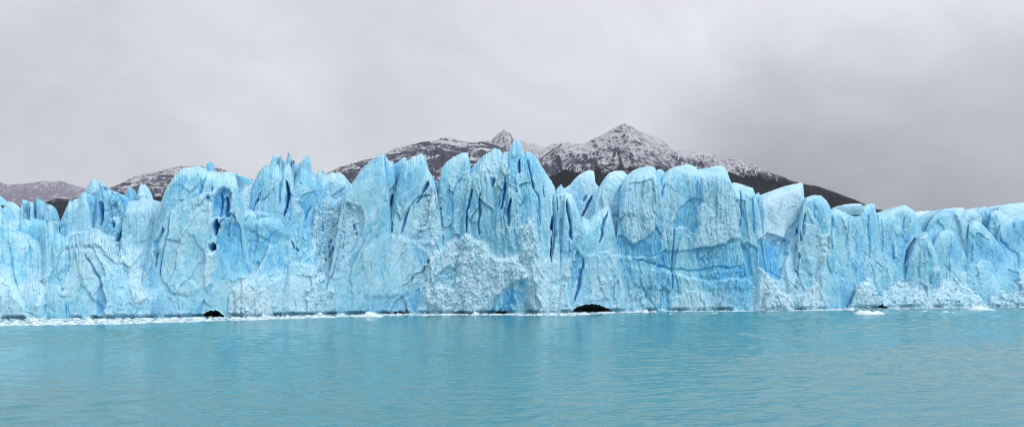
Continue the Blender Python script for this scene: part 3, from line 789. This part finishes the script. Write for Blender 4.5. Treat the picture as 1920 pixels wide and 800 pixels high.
    ('ice_block', 'ice block', 'rounded hump of blue ice leaning on the striped block', [(1742, 500), (1752, 450), (1762, 436), (1776, 429), (1788, 436), (1798, 452), (1812, 480), (1818, 510)],
     dict(setback=1.5, T=10, bot=(1740, 1826), ridge=3, jag=.5, blue=.06)),
    ('serac', 'serac', 'small square block behind the leaning blue fin near the right end', [(1804, 412), (1810, 394), (1822, 391), (1832, 389), (1835, 404), (1840, 424)],
     dict(setback=16, T=12, base=520, ridge=5, jag=.3, front=False, white=.15)),
    ('serac', 'serac', 'pointed bluish top, second from the right end of the skyline', [(1830, 412), (1834, 391), (1842, 388), (1848, 386), (1854, 396), (1860, 412)],
     dict(setback=18, T=10, base=520, ridge=3, jag=.3, front=False)),
    ('ice_cliff', 'cliff', 'steep blue fin with a thin vertical crack at its left edge', [(1812, 450), (1817, 420), (1826, 413), (1838, 416), (1850, 428), (1862, 442), (1874, 455), (1884, 468), (1892, 490)],
     dict(setback=4, T=16, bot=(1816, 1896), ridge=4, jag=.5, blue=.12, facet=.6)),
    ('serac', 'serac', 'low rounded block between pointed top and the tabular ice at the right edge', [(1850, 430), (1858, 399), (1866, 394), (1874, 395), (1884, 402), (1892, 412), (1900, 440)],
     dict(setback=12, T=14, base=545, ridge=4, jag=.5, white=.1)),
    ('ice_cliff', 'cliff', 'flat-topped tabular ice along the skyline at the right edge', [(1864, 412), (1872, 388), (1884, 383), (1896, 381), (1912, 380), (1932, 378), (1970, 376), (2010, 384), (2050, 378), (2110, 388), (2180, 380), (2240, 392), (2300, 398)],
     dict(setback=22, T=26, base=545, ridge=7, jag=.4, white=.15)),
    ('ice_cliff', 'cliff', 'lower blue cliff with a diagonal crack at the right edge', [(1866, 450), (1876, 416), (1888, 409), (1902, 404), (1914, 398), (1930, 392), (1970, 388), (2020, 400), (2060, 408), (2100, 396), (2150, 402), (2190, 418), (2240, 405), (2300, 420)],
     dict(setback=5, T=20, bot=(1868, 2310), ridge=5, jag=.5, facet=.7, blue=.05)),
    # ---- collapsed ice at the foot
    ('ice_mound', 'ice mound', 'heap of collapsed white ice below the dark right cleft', [(1634, 560), (1648, 520), (1660, 500), (1668, 494), (1682, 491), (1696, 497), (1712, 506), (1730, 516), (1744, 528), (1756, 560)],
     dict(setback=-5, T=14, bot=(1640, 1766), ridge=1.15, edge=2.2, rough=.65, white=.45, jag=1.5, batter=7)),
    ('ice_mound', 'ice mound', 'broad heap of collapsed ice under the rounded blue hump', [(1722, 560), (1742, 522), (1758, 510), (1772, 504), (1784, 501), (1798, 508), (1816, 520), (1834, 545), (1842, 565)],
     dict(setback=-6, T=14, bot=(1716, 1866), ridge=1.15, edge=2.2, rough=.65, white=.4, jag=1.5, batter=8)),
    ('ice_mound', 'ice mound', 'white rubble ramp running out of the picture at lower right', [(1790, 565), (1806, 505), (1820, 498), (1842, 506), (1862, 514), (1880, 508), (1898, 503), (1920, 500), (1960, 498), (2000, 520), (2050, 512), (2110, 530), (2160, 550)],
     dict(setback=-4, T=14, bot=(1800, 2190), ridge=1.15, edge=2.2, rough=.65, white=.35, jag=1.5, batter=8)),
    ('ice_block', 'ice block', 'white rounded stump standing at the waterline under the slanting-topped serac', [(1600, 566), (1606, 540), (1613, 531), (1621, 526), (1630, 528), (1638, 534), (1644, 550), (1648, 570)],
     dict(setback=-5, T=8, bot=(1596, 1648), ridge=2.6, edge=2.4, rough=.5, white=.7, jag=.6)),
]

PINNACLES = {
    'low blue ice cliff at the left edge': (17, [(86, 409, 8, 5, 470), (97, 408, 7, 8, 470), (2, 381, 10, 7, 450)]),
    'broad low hump': (15, [(110, 425, 8, 6, 480), (172, 419, 9, 6, 475), (194, 422, 6, 8, 475)]),
    'pale leaning serac with a small notch': (19, [(130, 375, 7, 4, 412), (148, 367, 5, 3, 398), (156, 357, 6, 3, 396)]),
    'broad pale serac rising': (6, [(711, 290, 12, 3, 326), (719, 284, 6, 2.5, 324)]),
    'leaning serac with white rounded': (7, [(772, 293, 8, 4, 326), (789, 285, 9, 3, 326)]),
    'smooth hooked crest': (7, [(857, 289, 9, 5, 322), (876, 283, 7, 3, 324)]),
    'comb of five': (24, [(42, 371, 8, 5, 440), (53, 377, 4, 4, 432), (60, 376, 3, 4, 430), (69, 371, 6, 6, 440), (87, 378, 8, 9, 444)]),
    'two ragged sharp crowns': (9, [(516, 287, 12, 3, 334), (525, 290, 4, 4, 330), (540, 285, 8, 4, 336), (549, 298, 3, 3, 336)]),
    'highest ice peak': (9, [(958, 271, 6, 5, 306), (967, 258, 7, 6, 312), (976, 263, 4, 6, 308)]),
    'ridged left shoulder': (10, [(911, 289, 7, 4, 312), (927, 277, 8, 4, 304), (937, 277, 4, 5, 306)]),
    'ragged blue serac': (25, [(193, 348, 6, 4, 392), (204, 354, 5, 5, 392), (222, 362, 7, 4, 396)]),
    'thin blue fin wedged': (12, [(750, 299, 7, 3, 330), (760, 293, 6, 3, 330)]),
    'low pale block with a flat broken top': (22, [(597, 319, 4, 4, 345), (605, 320, 3, 3, 340), (623, 320, 6, 4, 345)]),
}


def rubble(parent, pts, nrm, seed):
    """broken angular pieces of ice lying on the face or the heap: one part"""
    r2 = np.random.default_rng(seed + 700)
    n = len(pts)
    size = np.clip(np.exp(r2.normal(-1.6, 0.6, n)), .08, 1.2)
    box = np.array([(x, y, z) for z in (-1, 1) for x, y in ((-1, -1), (1, -1), (1, 1), (-1, 1))], float)
    V = box[None] * r2.uniform(.55, 1.1, (n, 8, 3)) * (size[:, None] * r2.uniform(.5, 1.1, (n, 3)))[:, None, :]
    qn = r2.normal(size=(n, 4))
    qn /= np.linalg.norm(qn, axis=1, keepdims=True)
    w, x, y, z = qn.T
    M = np.stack([np.stack([1 - 2 * (y * y + z * z), 2 * (x * y - z * w), 2 * (x * z + y * w)], -1),
                  np.stack([2 * (x * y + z * w), 1 - 2 * (x * x + z * z), 2 * (y * z - x * w)], -1),
                  np.stack([2 * (x * z - y * w), 2 * (y * z + x * w), 1 - 2 * (x * x + y * y)], -1)], -2)
    V = np.einsum('nij,nkj->nki', M, V) + pts[:, None, :] + nrm[:, None, :] * (size * .02)[:, None, None]
    q = np.array([(3, 2, 1, 0), (4, 5, 6, 7), (0, 1, 5, 4), (1, 2, 6, 5), (2, 3, 7, 6), (3, 0, 4, 7)])
    Q = (q[None] + (np.arange(n) * 8)[:, None, None]).reshape(-1, 4)
    at = {'blue': np.repeat(r2.uniform(.0, .4, n), 8), 'white': np.repeat(r2.uniform(.3, .9, n), 8), 'dirt': np.zeros(n * 8)}
    o = mesh_obj('ice_rubble', V, Q, ICE, attrs=at, smooth=False, parent=parent, origin=tuple(parent.location))
    tag(o, kind='stuff')


for i, (name, cat, label, crest, kw) in enumerate(BODIES):
    loose = []
    o = ice_body(name, crest, seed=i + 1, loose=loose, **kw)
    for key, (sb0, tips) in PINNACLES.items():
        if key in label:
            for n_, (tx, ty, wl_, wr_, tb) in enumerate(tips):
                wl_, wr_, tb = (wl_ * .9, wr_ * .9, tb) if 'comb' in key else (wl_ * 1.35, wr_ * 1.25, tb + 6)
                hgt_ = tb - ty
                ice_body('pinnacle', [(tx - wl_, tb - .25 * hgt_), (tx - .6 * wl_, ty + .52 * hgt_), (tx - .25 * wl_, ty + .2 * hgt_), (tx, ty), (tx + .2 * wr_, ty + .22 * hgt_), (tx + .6 * wr_, ty + .46 * hgt_), (tx + wr_, tb - .2 * hgt_)],
                         setback=sb0 + (n_ % 2) * 1.2, T=6.5, base=tb, bot=(tx - wl_ * 1.5, tx + wr_ * 1.5), ridge=1.4, edge=2.2, jag=.35, front=False, facet=.25, flute=.15,
                         seed=200 + 17 * i + n_, res=.16, parent=o, blue=.06, white=.1)
    if loose and len(loose[0]) > 8:
        rubble(o, loose[0], loose[1], i)
    tag(o, label, cat, GS)
    if 'tiny crest pinnacle' in label:
        ice_body('pinnacle', [(384, 324), (387, 310), (390, 304), (394, 303), (397, 305), (397, 314), (399, 326)], setback=10, T=3, base=336, ridge=2.2, edge=2, jag=.2,
                 front=False, facet=.15, flute=.05, seed=90, res=.2, parent=o)
    if 'chimney-like' in label:
        ice_body('spike', [(559, 318), (562, 304), (566, 302), (569, 298), (572, 294), (574, 296), (576, 291), (578, 316)], setback=10, T=4, base=332, bot=(556, 582), ridge=2.6, edge=2.2, jag=.3,
                 front=False, facet=.2, flute=.1, seed=91, res=.2, parent=o, blue=.1)

# ------------------------------------------------------------------ ice field behind the front
def ice_field():
    pxs = np.linspace(-420, 2350, 520)
    rows = np.concatenate([np.linspace(0, 60, 60), 60 + np.geomspace(2, 2600, 70)])
    PX, R = np.meshgrid(pxs, rows)
    Y0 = front_dist(pxs)[None]
    Y = Y0 + 24 + R
    X = X_of(PX, Y0) * (1 + R / 700)
    sky_x = [-420, 0, 100, 180, 300, 380, 450, 540, 600, 700, 800, 970, 1050, 1110, 1300, 1420, 1600, 1920, 2350]
    sky_y = [430, 440, 455, 430, 420, 390, 420, 400, 410, 390, 400, 370, 430, 420, 390, 420, 450, 455, 450]
    Zt = Z_of(np.interp(pxs, sky_x, sky_y), front_dist(pxs))[None] - 2
    Z = np.minimum(Zt * sstep(-1, 2, R) + R * 0.012, 300)
    P = np.stack([X, Y, Z], -1)
    Z = Z + (3.0 * fbm(P * np.array([.16, .1, 0]), 4, 201, .55, True) - 1.5) * sstep(0, 6, R) + 0.6 * fbm(P * .5, 3, 205)
    Z[0] = -2
    P[..., 2] = Z
    n = P[..., 0].size
    o = mesh_obj('glacier_ice_field', P, grid_quads(*P.shape[:2]), ICE, attrs={'blue': np.full(n, .35), 'white': np.full(n, .4), 'dirt': np.zeros(n)})
    tag(o, kind='structure')


ice_field()

# ------------------------------------------------------------------ lake
def lake():
    ang = np.concatenate([np.linspace(-180, -45, 40)[:-1], np.linspace(-45, -36, 20)[:-1], np.linspace(-36, 36, 1000), np.linspace(36, 45, 20)[1:], np.linspace(45, 180, 40)[1:-1]])
    rad = np.concatenate([[1.0, 6, 15, 25, 33], np.geomspace(36, 330, 760), np.geomspace(345, 26000, 40)])
    A, R = np.meshgrid(np.radians(ang), rad)
    X, Y = R * np.sin(A), R * np.cos(A)
    z = np.zeros(X.shape)
    r2 = np.random.default_rng(5)
    P = np.stack([X, Y, X * 0], -1)
    warp = 2.2 * vnoise(P * 0.06, 301)
    warp2 = 2.2 * vnoise(P * 0.05 + 9, 302)
    gust = 0.55 + 0.6 * fbm(P * np.array([.012, .022, 0]) + 3, 3, 303)
    gust = np.clip(gust + 0.35 * sstep(-10, 80, X), .3, 1.4)
    for k in range(46):
        lam = np.exp(r2.uniform(np.log(0.8), np.log(6.0)))
        th = np.radians(r2.normal(-72, 26))
        kx, ky = np.cos(th) * 2 * np.pi / lam, np.sin(th) * 2 * np.pi / lam
        amp = 0.0078 * lam ** 0.8
        fade = np.clip(1.6 - R / (lam * 130), 0, 1)
        ph = r2.uniform(0, 6.28)
        s = np.sin(kx * (X + warp) + ky * (Y + warp2) + ph)
        z += amp * fade * s
    z *= gust
    o = mesh_obj('lake_water', np.stack([X, Y, z], -1), grid_quads(*X.shape, wrap=True)[:, ::-1], WATER)
    tag(o, kind='structure')


lake()


# ------------------------------------------------------------------ floating ice
def chunk_verts(r2, sx, sy, sz, n=10):
    """angular lump: rings of an irregular polygon"""
    th = np.sort(r2.uniform(0, 2 * np.pi, n)) * .35 + np.linspace(0, 2 * np.pi, n, endpoint=False) * .65 + r2.uniform(0, 6)
    rr = r2.uniform(.75, 1.15, n)
    rings = []
    for zz, sc in ((-.25, .8), (.0, 1.0), (.45, .86), (.8, .55), (1.0, .22)):
        j = r2.uniform(.85, 1.15, n)
        rings.append(np.stack([np.cos(th) * rr * sc * j * sx, np.sin(th) * rr * sc * j * sy, (zz + r2.uniform(-.12, .12, n)) * sz * np.where(zz < 0, .8, 1)], -1))
    V = np.concatenate(rings)
    q = grid_quads(5, n, True)
    V = np.concatenate([V, [[r2.normal(0, .1) * sx, r2.normal(0, .1) * sy, sz * 1.03]]])
    tr = np.stack([4 * n + np.arange(n), 4 * n + (np.arange(n) + 1) % n, np.full(n, 5 * n)], -1)
    return V, q, tr


def brash():
    r2 = np.random.default_rng(11)
    Vs, Qs, Ts, off = [], [], [], 0
    bx = [-60, 0, 100, 200, 300, 400, 500, 600, 700, 800, 900, 1000, 1060, 1100, 1200, 1420, 1540, 1600, 1800, 1960]
    lo = [612, 610.5, 609, 607.5, 605, 602, 598.5, 595.5, 592.5, 591, 590.5, 591, 591.5, 590, 585, 583.4, 582.5, 580, 577.5, 575.6]
    dens = [1, 1, 1, 1, 1, .95, .9, .8, .6, .5, .5, .7, 1, .9, .5, .5, .8, .7, .6, .3]
    for k in range(11000):
        px = r2.uniform(-60, 1960)
        if r2.uniform() > np.interp(px, bx, dens): continue
        top = float(water_row(px)) - 1.0
        bot = float(np.interp(px, bx, lo))
        py = top + (bot - top) * r2.uniform() ** .8
        Y = EYE * F / (py - HOR)
        s = np.exp(r2.normal(-1.25, .5))
        V, q, t = chunk_verts(r2, s, s * r2.uniform(.7, 1.3), s * r2.uniform(.08, .28), 6)
        V = V + [X_of(px, Y), Y, 0]
        Vs.append(V); Qs.append(q + off); Ts.append(t + off); off += len(V)
    o = mesh_obj('brash_ice', np.concatenate(Vs), np.concatenate(Qs), FLOE, tris=np.concatenate(Ts), smooth=False)
    tag(o, 'white band of crushed brash ice floating along the foot of the ice front', 'brash ice', kind='stuff')


brash()


def berg(name, px0, px1, py, hpx, label, cat, group=None, seed=0, lumps=7):
    """low floating piece of ice: one mesh of merged lumps on a flat raft"""
    r2 = np.random.default_rng(seed + 50)
    Y = EYE * F / (py - HOR)
    w = (px1 - px0) * Y / F
    hgt = hpx * Y / F
    cx = X_of(0.5 * (px0 + px1), Y)
    n = 90
    a = np.linspace(0, 2 * np.pi, n, endpoint=False)
    rows = np.linspace(0, 1, 26)
    AA, RR = np.meshgrid(a, rows)
    edge = 1 + .16 * vnoise(np.stack([np.cos(AA) * 2, np.sin(AA) * 2, AA * 0 + seed], -1), 401)
    x = np.cos(AA) * RR * edge * w / 2
    y = np.sin(AA) * RR * edge * max(w * .28, .5)
    z = np.zeros(x.shape)
    for k in range(lumps):
        lx = r2.uniform(-.38, .38) * w
        ly = r2.uniform(-.1, .1) * w
        s = r2.uniform(.09, .2) * w
        z = np.maximum(z, hgt * r2.uniform(.45, 1.0) * np.exp(-(((x - lx) / s) ** 2 + ((y - ly) / s) ** 2) ** 1.3))
    z = z + hgt * .25
    z += hgt * .25 * fbm(np.stack([x, y, z], -1) * (6 / max(w, 1)) + seed, 3, 411)
    z *= np.clip((1 - RR) * 7, 0, 1) ** .5
    z -= .12 * np.clip((RR - .9) * 10, 0, 1) * 2
    V = np.stack([x + cx, y + Y, z], -1)
    o = mesh_obj(name, V, grid_quads(26, n, True), FLOE, origin=(cx, Y, 0))
    tag(o, label, cat, group)
    return o


berg('iceberg', 1601, 1657, 588.5, 6, 'low white iceberg floating alone in front of the rounded white stump', 'iceberg', seed=1)
berg('iceberg', 1816, 1866, 580.5, 6, 'low white iceberg near the right end, farther out than the rubble ramp', 'iceberg', seed=2)
for i, (a, b, y) in enumerate([(1333, 1346, 587), (1254, 1261, 588.5), (1765, 1779, 584.5), (1728, 1740, 583.5), (1783, 1790, 586)]):
    berg('ice_floe', a, b, y, 1.6, ['thin white flat floe on open water under the blue-banded cliff', 'tiny white floe left of the thin flat one', 'white floe, the longer of three small ones between the two icebergs',
                                    'white floe nearest the broad heap between the two icebergs', 'smallest white floe just left of the right iceberg'][i], 'ice floe', 'small floes on the lake', seed=10 + i, lumps=3)
for i, (a, b, y, hh) in enumerate([(660, 718, 592.5, 8), (592, 612, 592, 6), (1180, 1216, 585.5, 5), (820, 850, 590, 3)]):
    berg('ice_floe', a, b, y, hh, ['knobbly white floe lodged at the foot of the straight-sided pointed serac', 'small white floe at the foot of the blue and white jumble', 'flat pale blue floe grounded right of the widest cave',
                                   'thin white floe below the white rubble face'][i], 'ice floe', 'floes lodged along the ice front', seed=30 + i, lumps=4)


r3 = np.random.default_rng(23)
for i in range(46):
    px_ = r3.uniform(-10, 1080) if i < 34 else r3.uniform(1080, 1900)
    lo_ = np.interp(px_, [-10, 300, 600, 1000, 1100, 1900], [607, 602, 593.5, 590, 587, 577.5])
    py_ = r3.uniform(float(water_row(px_)) + .5, lo_)
    wd = np.exp(r3.normal(1.9, .45))
    berg('ice_floe', px_ - wd / 2, px_ + wd / 2, py_, wd * r3.uniform(.18, .42), 'small rough white floe afloat in the brash band along the foot of the ice', 'ice floe', 'floes in the brash band', seed=60 + i, lumps=4)

# ------------------------------------------------------------------ mountains
def mountain(sky, Y, W, mat, amp=70, seed=0, back=1500, p=1.35, nx=520, ny=190, gully=1.0, sc=1.0):
    xs = np.array([q[0] for q in sky], float)
    ys = np.array([q[1] for q in sky], float)
    px = np.linspace(xs[0], xs[-1], nx)
    ridge = Z_of(np.interp(px, xs, ys), Y)
    ker = np.hanning(5); ker /= ker.sum()
    ridge = np.convolve(np.pad(ridge, 2, mode='edge'), ker, 'valid')
    X0 = X_of(px, Y)
    sf = np.concatenate([np.linspace(1, 0, ny), -np.linspace(0, 1, 30)[1:]])   # 1 foot towards the lake, 0 ridge, negative behind
    S, XX = np.meshgrid(sf, X0, indexing='ij')
    YY = np.where(S >= 0, Y - S * W, Y - S * back)
    prof = np.where(S >= 0, np.clip(1 - S, 0, 1) ** p, np.clip(1 + S, 0, 1) ** 1.4)
    # spurs drift sideways as they run down
    q = np.stack([XX, YY, XX * 0], -1)
    drift = 260 * sc * vnoise(q / (900 * sc) + seed, 501) * np.clip(np.abs(S), 0, 1)
    rz = np.interp((XX + drift).ravel(), X0, ridge).reshape(XX.shape)
    smooth = np.interp(X0, X0, np.convolve(np.pad(ridge, 40, mode='edge'), np.ones(81) / 81, 'valid'))[None]
    m = np.clip(S * 1.6, 0, 1)
    Z = (rz * (1 - m) + smooth * m) * prof
    env = np.clip(np.abs(S) * 7, 0.05, 1) * np.clip(prof * 2.5, 0, 1)
    g1 = fbm(np.stack([(XX + drift) / (330 * sc), YY / (800 * sc), XX * 0 + seed], -1), 5, 511 + seed, .55, True)
    g2 = fbm(np.stack([(XX + drift * .5) / (75 * sc), YY / (170 * sc), XX * 0 + seed], -1), 4, 521 + seed, .55, True)
    Z = Z + env * (amp * gully * (g1 - .25) + amp * .28 * (g2 - .2))
    Z = Z - 6
    o = mesh_obj('mountain', np.stack([XX, YY, Z], -1), grid_quads(*XX.shape), mat)
    tag(o, kind='structure')
    return o


def zz(py, Y): return float(Z_of(py, Y))


mat_far = mountain_material('far_hazy_rock', zz(352, 20000), 460, zz(395, 20000), freq=.24, snow_amt=.12, rock=(.12, .11, .145), forest=(.03, .03, .04))  # rock lightened to pale purple: part of the distance haze is in its colour
mat_left = mountain_material('snow_dusted_ridge', zz(332, 5600), 150, zz(382, 5600), freq=1, snow_amt=.33, banded=2.0)
mat_mid = mountain_material('ledged_ridge', zz(288, 4800), 180, zz(400, 4800), freq=.9, snow_amt=.22, banded=2.6)
mat_pyr = mountain_material('far_pyramid', zz(275, 11000), 250, zz(420, 11000), freq=.5, snow_amt=.55, rock=(.08, .08, .1))
mat_peak = mountain_material('frosted_peak', zz(285, 4600), 190, zz(330, 4300), freq=1.15, snow_amt=.47)

mountain([(-520, 380), (-300, 350), (-160, 336), (-60, 338), (0, 340), (16, 345), (47, 344), (66, 341), (83, 338), (98, 340), (112, 338), (135, 345), (156, 352), (200, 366), (280, 388), (420, 430)], 20000, 6300, mat_far, 190, 1, sc=2.1)
mountain([(-160, 470), (20, 420), (94, 386), (117, 376), (156, 362), (200, 352), (224, 344), (250, 330), (286, 322), (318, 313), (341, 309), (358, 310), (370, 308), (388, 312), (406, 311), (420, 316), (437, 323), (471, 334), (520, 350), (600, 372), (720, 410), (860, 460)], 5600, 2300, mat_left, 75, 2)
mountain([(480, 400), (560, 352), (614, 323), (637, 312), (660, 305), (676, 299), (695, 296), (714, 289), (730, 281), (745, 275), (770, 269), (791, 264), (812, 262), (830, 256), (842, 257), (853, 260), (880, 266), (905, 263), (930, 270), (980, 290), (1060, 340), (1160, 400)], 4800, 2000, mat_mid, 75, 3)
mountain([(700, 380), (820, 310), (880, 268), (905, 264), (922, 262), (927, 256), (932, 251), (939, 246), (945, 242), (950, 246), (957, 249), (961, 259), (980, 264), (990, 268), (1003, 269), (1014, 273), (1022, 275), (1032, 271), (1042, 268), (1060, 272), (1100, 300), (1200, 360), (1300, 420)], 11000, 3800, mat_pyr, 90, 4, sc=1.6)
mountain([(860, 440), (960, 345), (1008, 298), (1020, 289), (1033, 279), (1042, 270), (1052, 265), (1063, 264), (1080, 267), (1097, 266), (1112, 258), (1127, 252), (1147, 240), (1156, 235), (1163, 231), (1172, 229), (1187, 236), (1200, 243), (1213, 248), (1226, 252), (1237, 258), (1250, 269), (1262, 280), (1283, 281), (1310, 282), (1333, 285), (1343, 290), (1353, 297), (1364, 295), (1377, 294), (1400, 302), (1422, 309), (1443, 318), (1460, 325), (1477, 333), (1500, 341), (1533, 347), (1550, 353), (1567, 359), (1600, 372), (1623, 384), (1660, 404), (1740, 440), (1900, 490)], 4600, 2000, mat_peak, 70, 5)


# ------------------------------------------------------------------ air
def haze():
    x0, x1, y0, y1, z0, z1 = -18000, 18000, -600, 25000, -40, 4200
    V = [(x, y, z) for z in (z0, z1) for x, y in ((x0, y0), (x1, y0), (x1, y1), (x0, y1))]
    Q = [(3, 2, 1, 0), (4, 5, 6, 7), (0, 1, 5, 4), (1, 2, 6, 5), (2, 3, 7, 6), (3, 0, 4, 7)]
    m, t = new_mat('air')
    v = t.n('ShaderNodeVolumePrincipled', {'Color': c3(.86, .91, 1.0), 'Density': 1.3e-5, 'Anisotropy': 0.0})
    t.n('ShaderNodeOutputMaterial', {'Volume': v})
    o = mesh_obj('haze', V, Q, m, smooth=False)
    tag(o, kind='stuff')


haze()

# ------------------------------------------------------------------ sky and sun
SUN_EL, SUN_AZ = math.radians(45), math.radians(125)      # azimuth clockwise from the view direction


def sky():
    w = bpy.data.worlds.new('World')
    scn.world = w
    w.use_nodes = True
    t = NT(w.node_tree)
    d = t.n('ShaderNodeTexCoord').outputs['Generated']
    d = t.vmath('NORMALIZE', d)
    z = t.n('ShaderNodeSeparateXYZ', {0: d}).outputs[2]
    nish = t.n('ShaderNodeTexSky', sky_type='NISHITA', sun_disc=False, sun_elevation=SUN_EL, sun_rotation=SUN_AZ)
    # cloud deck
    warp = t.n('ShaderNodeTexNoise', {'Vector': d, 'Scale': 2.0, 'Detail': 3.0}).outputs[1]
    dv = t.vmath('ADD', t.vmath('MULTIPLY', d, (1, 1, 1.35)), t.vmath('SCALE', warp, 0.7))
    n1 = t.noise(dv, 4.2, 6, 0.55)
    n2 = t.noise(t.vmath('MULTIPLY', dv, (1, 1, 1.1)), 11.0, 6, 0.6)
    lum = t.math('ADD', SKY_BASE, t.math('MULTIPLY', t.math('SUBTRACT', n1, 0.5), 0.38))
    lum = t.math('ADD', lum, t.math('MULTIPLY', t.math('SUBTRACT', n2, 0.5), 0.13))

    def blob(px, py, deg, amt):
        v = np.array([(px - 960) / F, 1, (HOR - py) / F]); v /= np.linalg.norm(v)
        return t.ramp(t.vmath('DOT_PRODUCT', d, tuple(v)), math.cos(math.radians(deg)), 1.0, 0.0, amt)
    for b in SKY_BLOBS:
        lum = t.math('ADD', lum, blob(*b))
    up = t.ramp(z, 0.25, 1.0, 0.0, 0.36)
    sv = (math.sin(SUN_AZ) * math.cos(SUN_EL), math.cos(SUN_AZ) * math.cos(SUN_EL), math.sin(SUN_EL))
    glow = t.ramp(t.vmath('DOT_PRODUCT', d, sv), 0.1, 1.0, 0.0, 0.55)
    lum = t.math('ADD', lum, t.math('ADD', up, glow))
    tint = t.mix(t.ramp(lum, .45, .8), c3(.94, .965, 1.06), c3(.985, .99, 1.04))
    cloud = t.vmath('SCALE', tint, lum)
    sk = t.vmath('SCALE', nish.outputs[0], 0.1)
    c = t.mix(0.95, sk, cloud)
    bg = t.n('ShaderNodeBackground', {'Color': c, 'Strength': 1.0})
    t.n('ShaderNodeOutputWorld', {'Surface': bg})


SKY_BASE = 0.75
SKY_BLOBS = [(1080, 210, 15, .10), (1770, 500, 23, -.58), (1930, 0, 22, .34), (0, 360, 15, -.09), (900, 50, 13, -.05), (420, 110, 9, .04)]
sky()

sd = bpy.data.lights.new('sun', 'SUN')
sd.energy = 1.05
sd.angle = math.radians(18)
sd.color = (1.0, .985, .97)
so = bpy.data.objects.new('sun', sd)
COL.objects.link(so)
so.location = (0, -100, 300)
so.rotation_euler = (math.pi / 2 - SUN_EL, 0, math.pi - SUN_AZ)

# ------------------------------------------------------------------ camera and render settings
cd = bpy.data.cameras.new('camera')
cd.sensor_width = 36
cd.lens = 36 * F / 1920
cd.shift_y = (HOR - 400) / 1920
cd.clip_start = 0.5
cd.clip_end = 40000
cam = bpy.data.objects.new('camera', cd)
COL.objects.link(cam)
cam.location = (0, 0, EYE)
cam.rotation_euler = (math.pi / 2, 0, 0)
scn.camera = cam

scn.render.engine = 'CYCLES'
scn.cycles.use_denoising = True
scn.cycles.filter_width = 1.1
scn.cycles.max_bounces = 8
scn.cycles.diffuse_bounces = 5
scn.cycles.glossy_bounces = 3
scn.cycles.volume_bounces = 0
scn.cycles.use_adaptive_sampling = True
scn.view_settings.view_transform = 'Standard'
scn.view_settings.look = 'None'
scn.view_settings.exposure = 0
scn.view_settings.gamma = 1
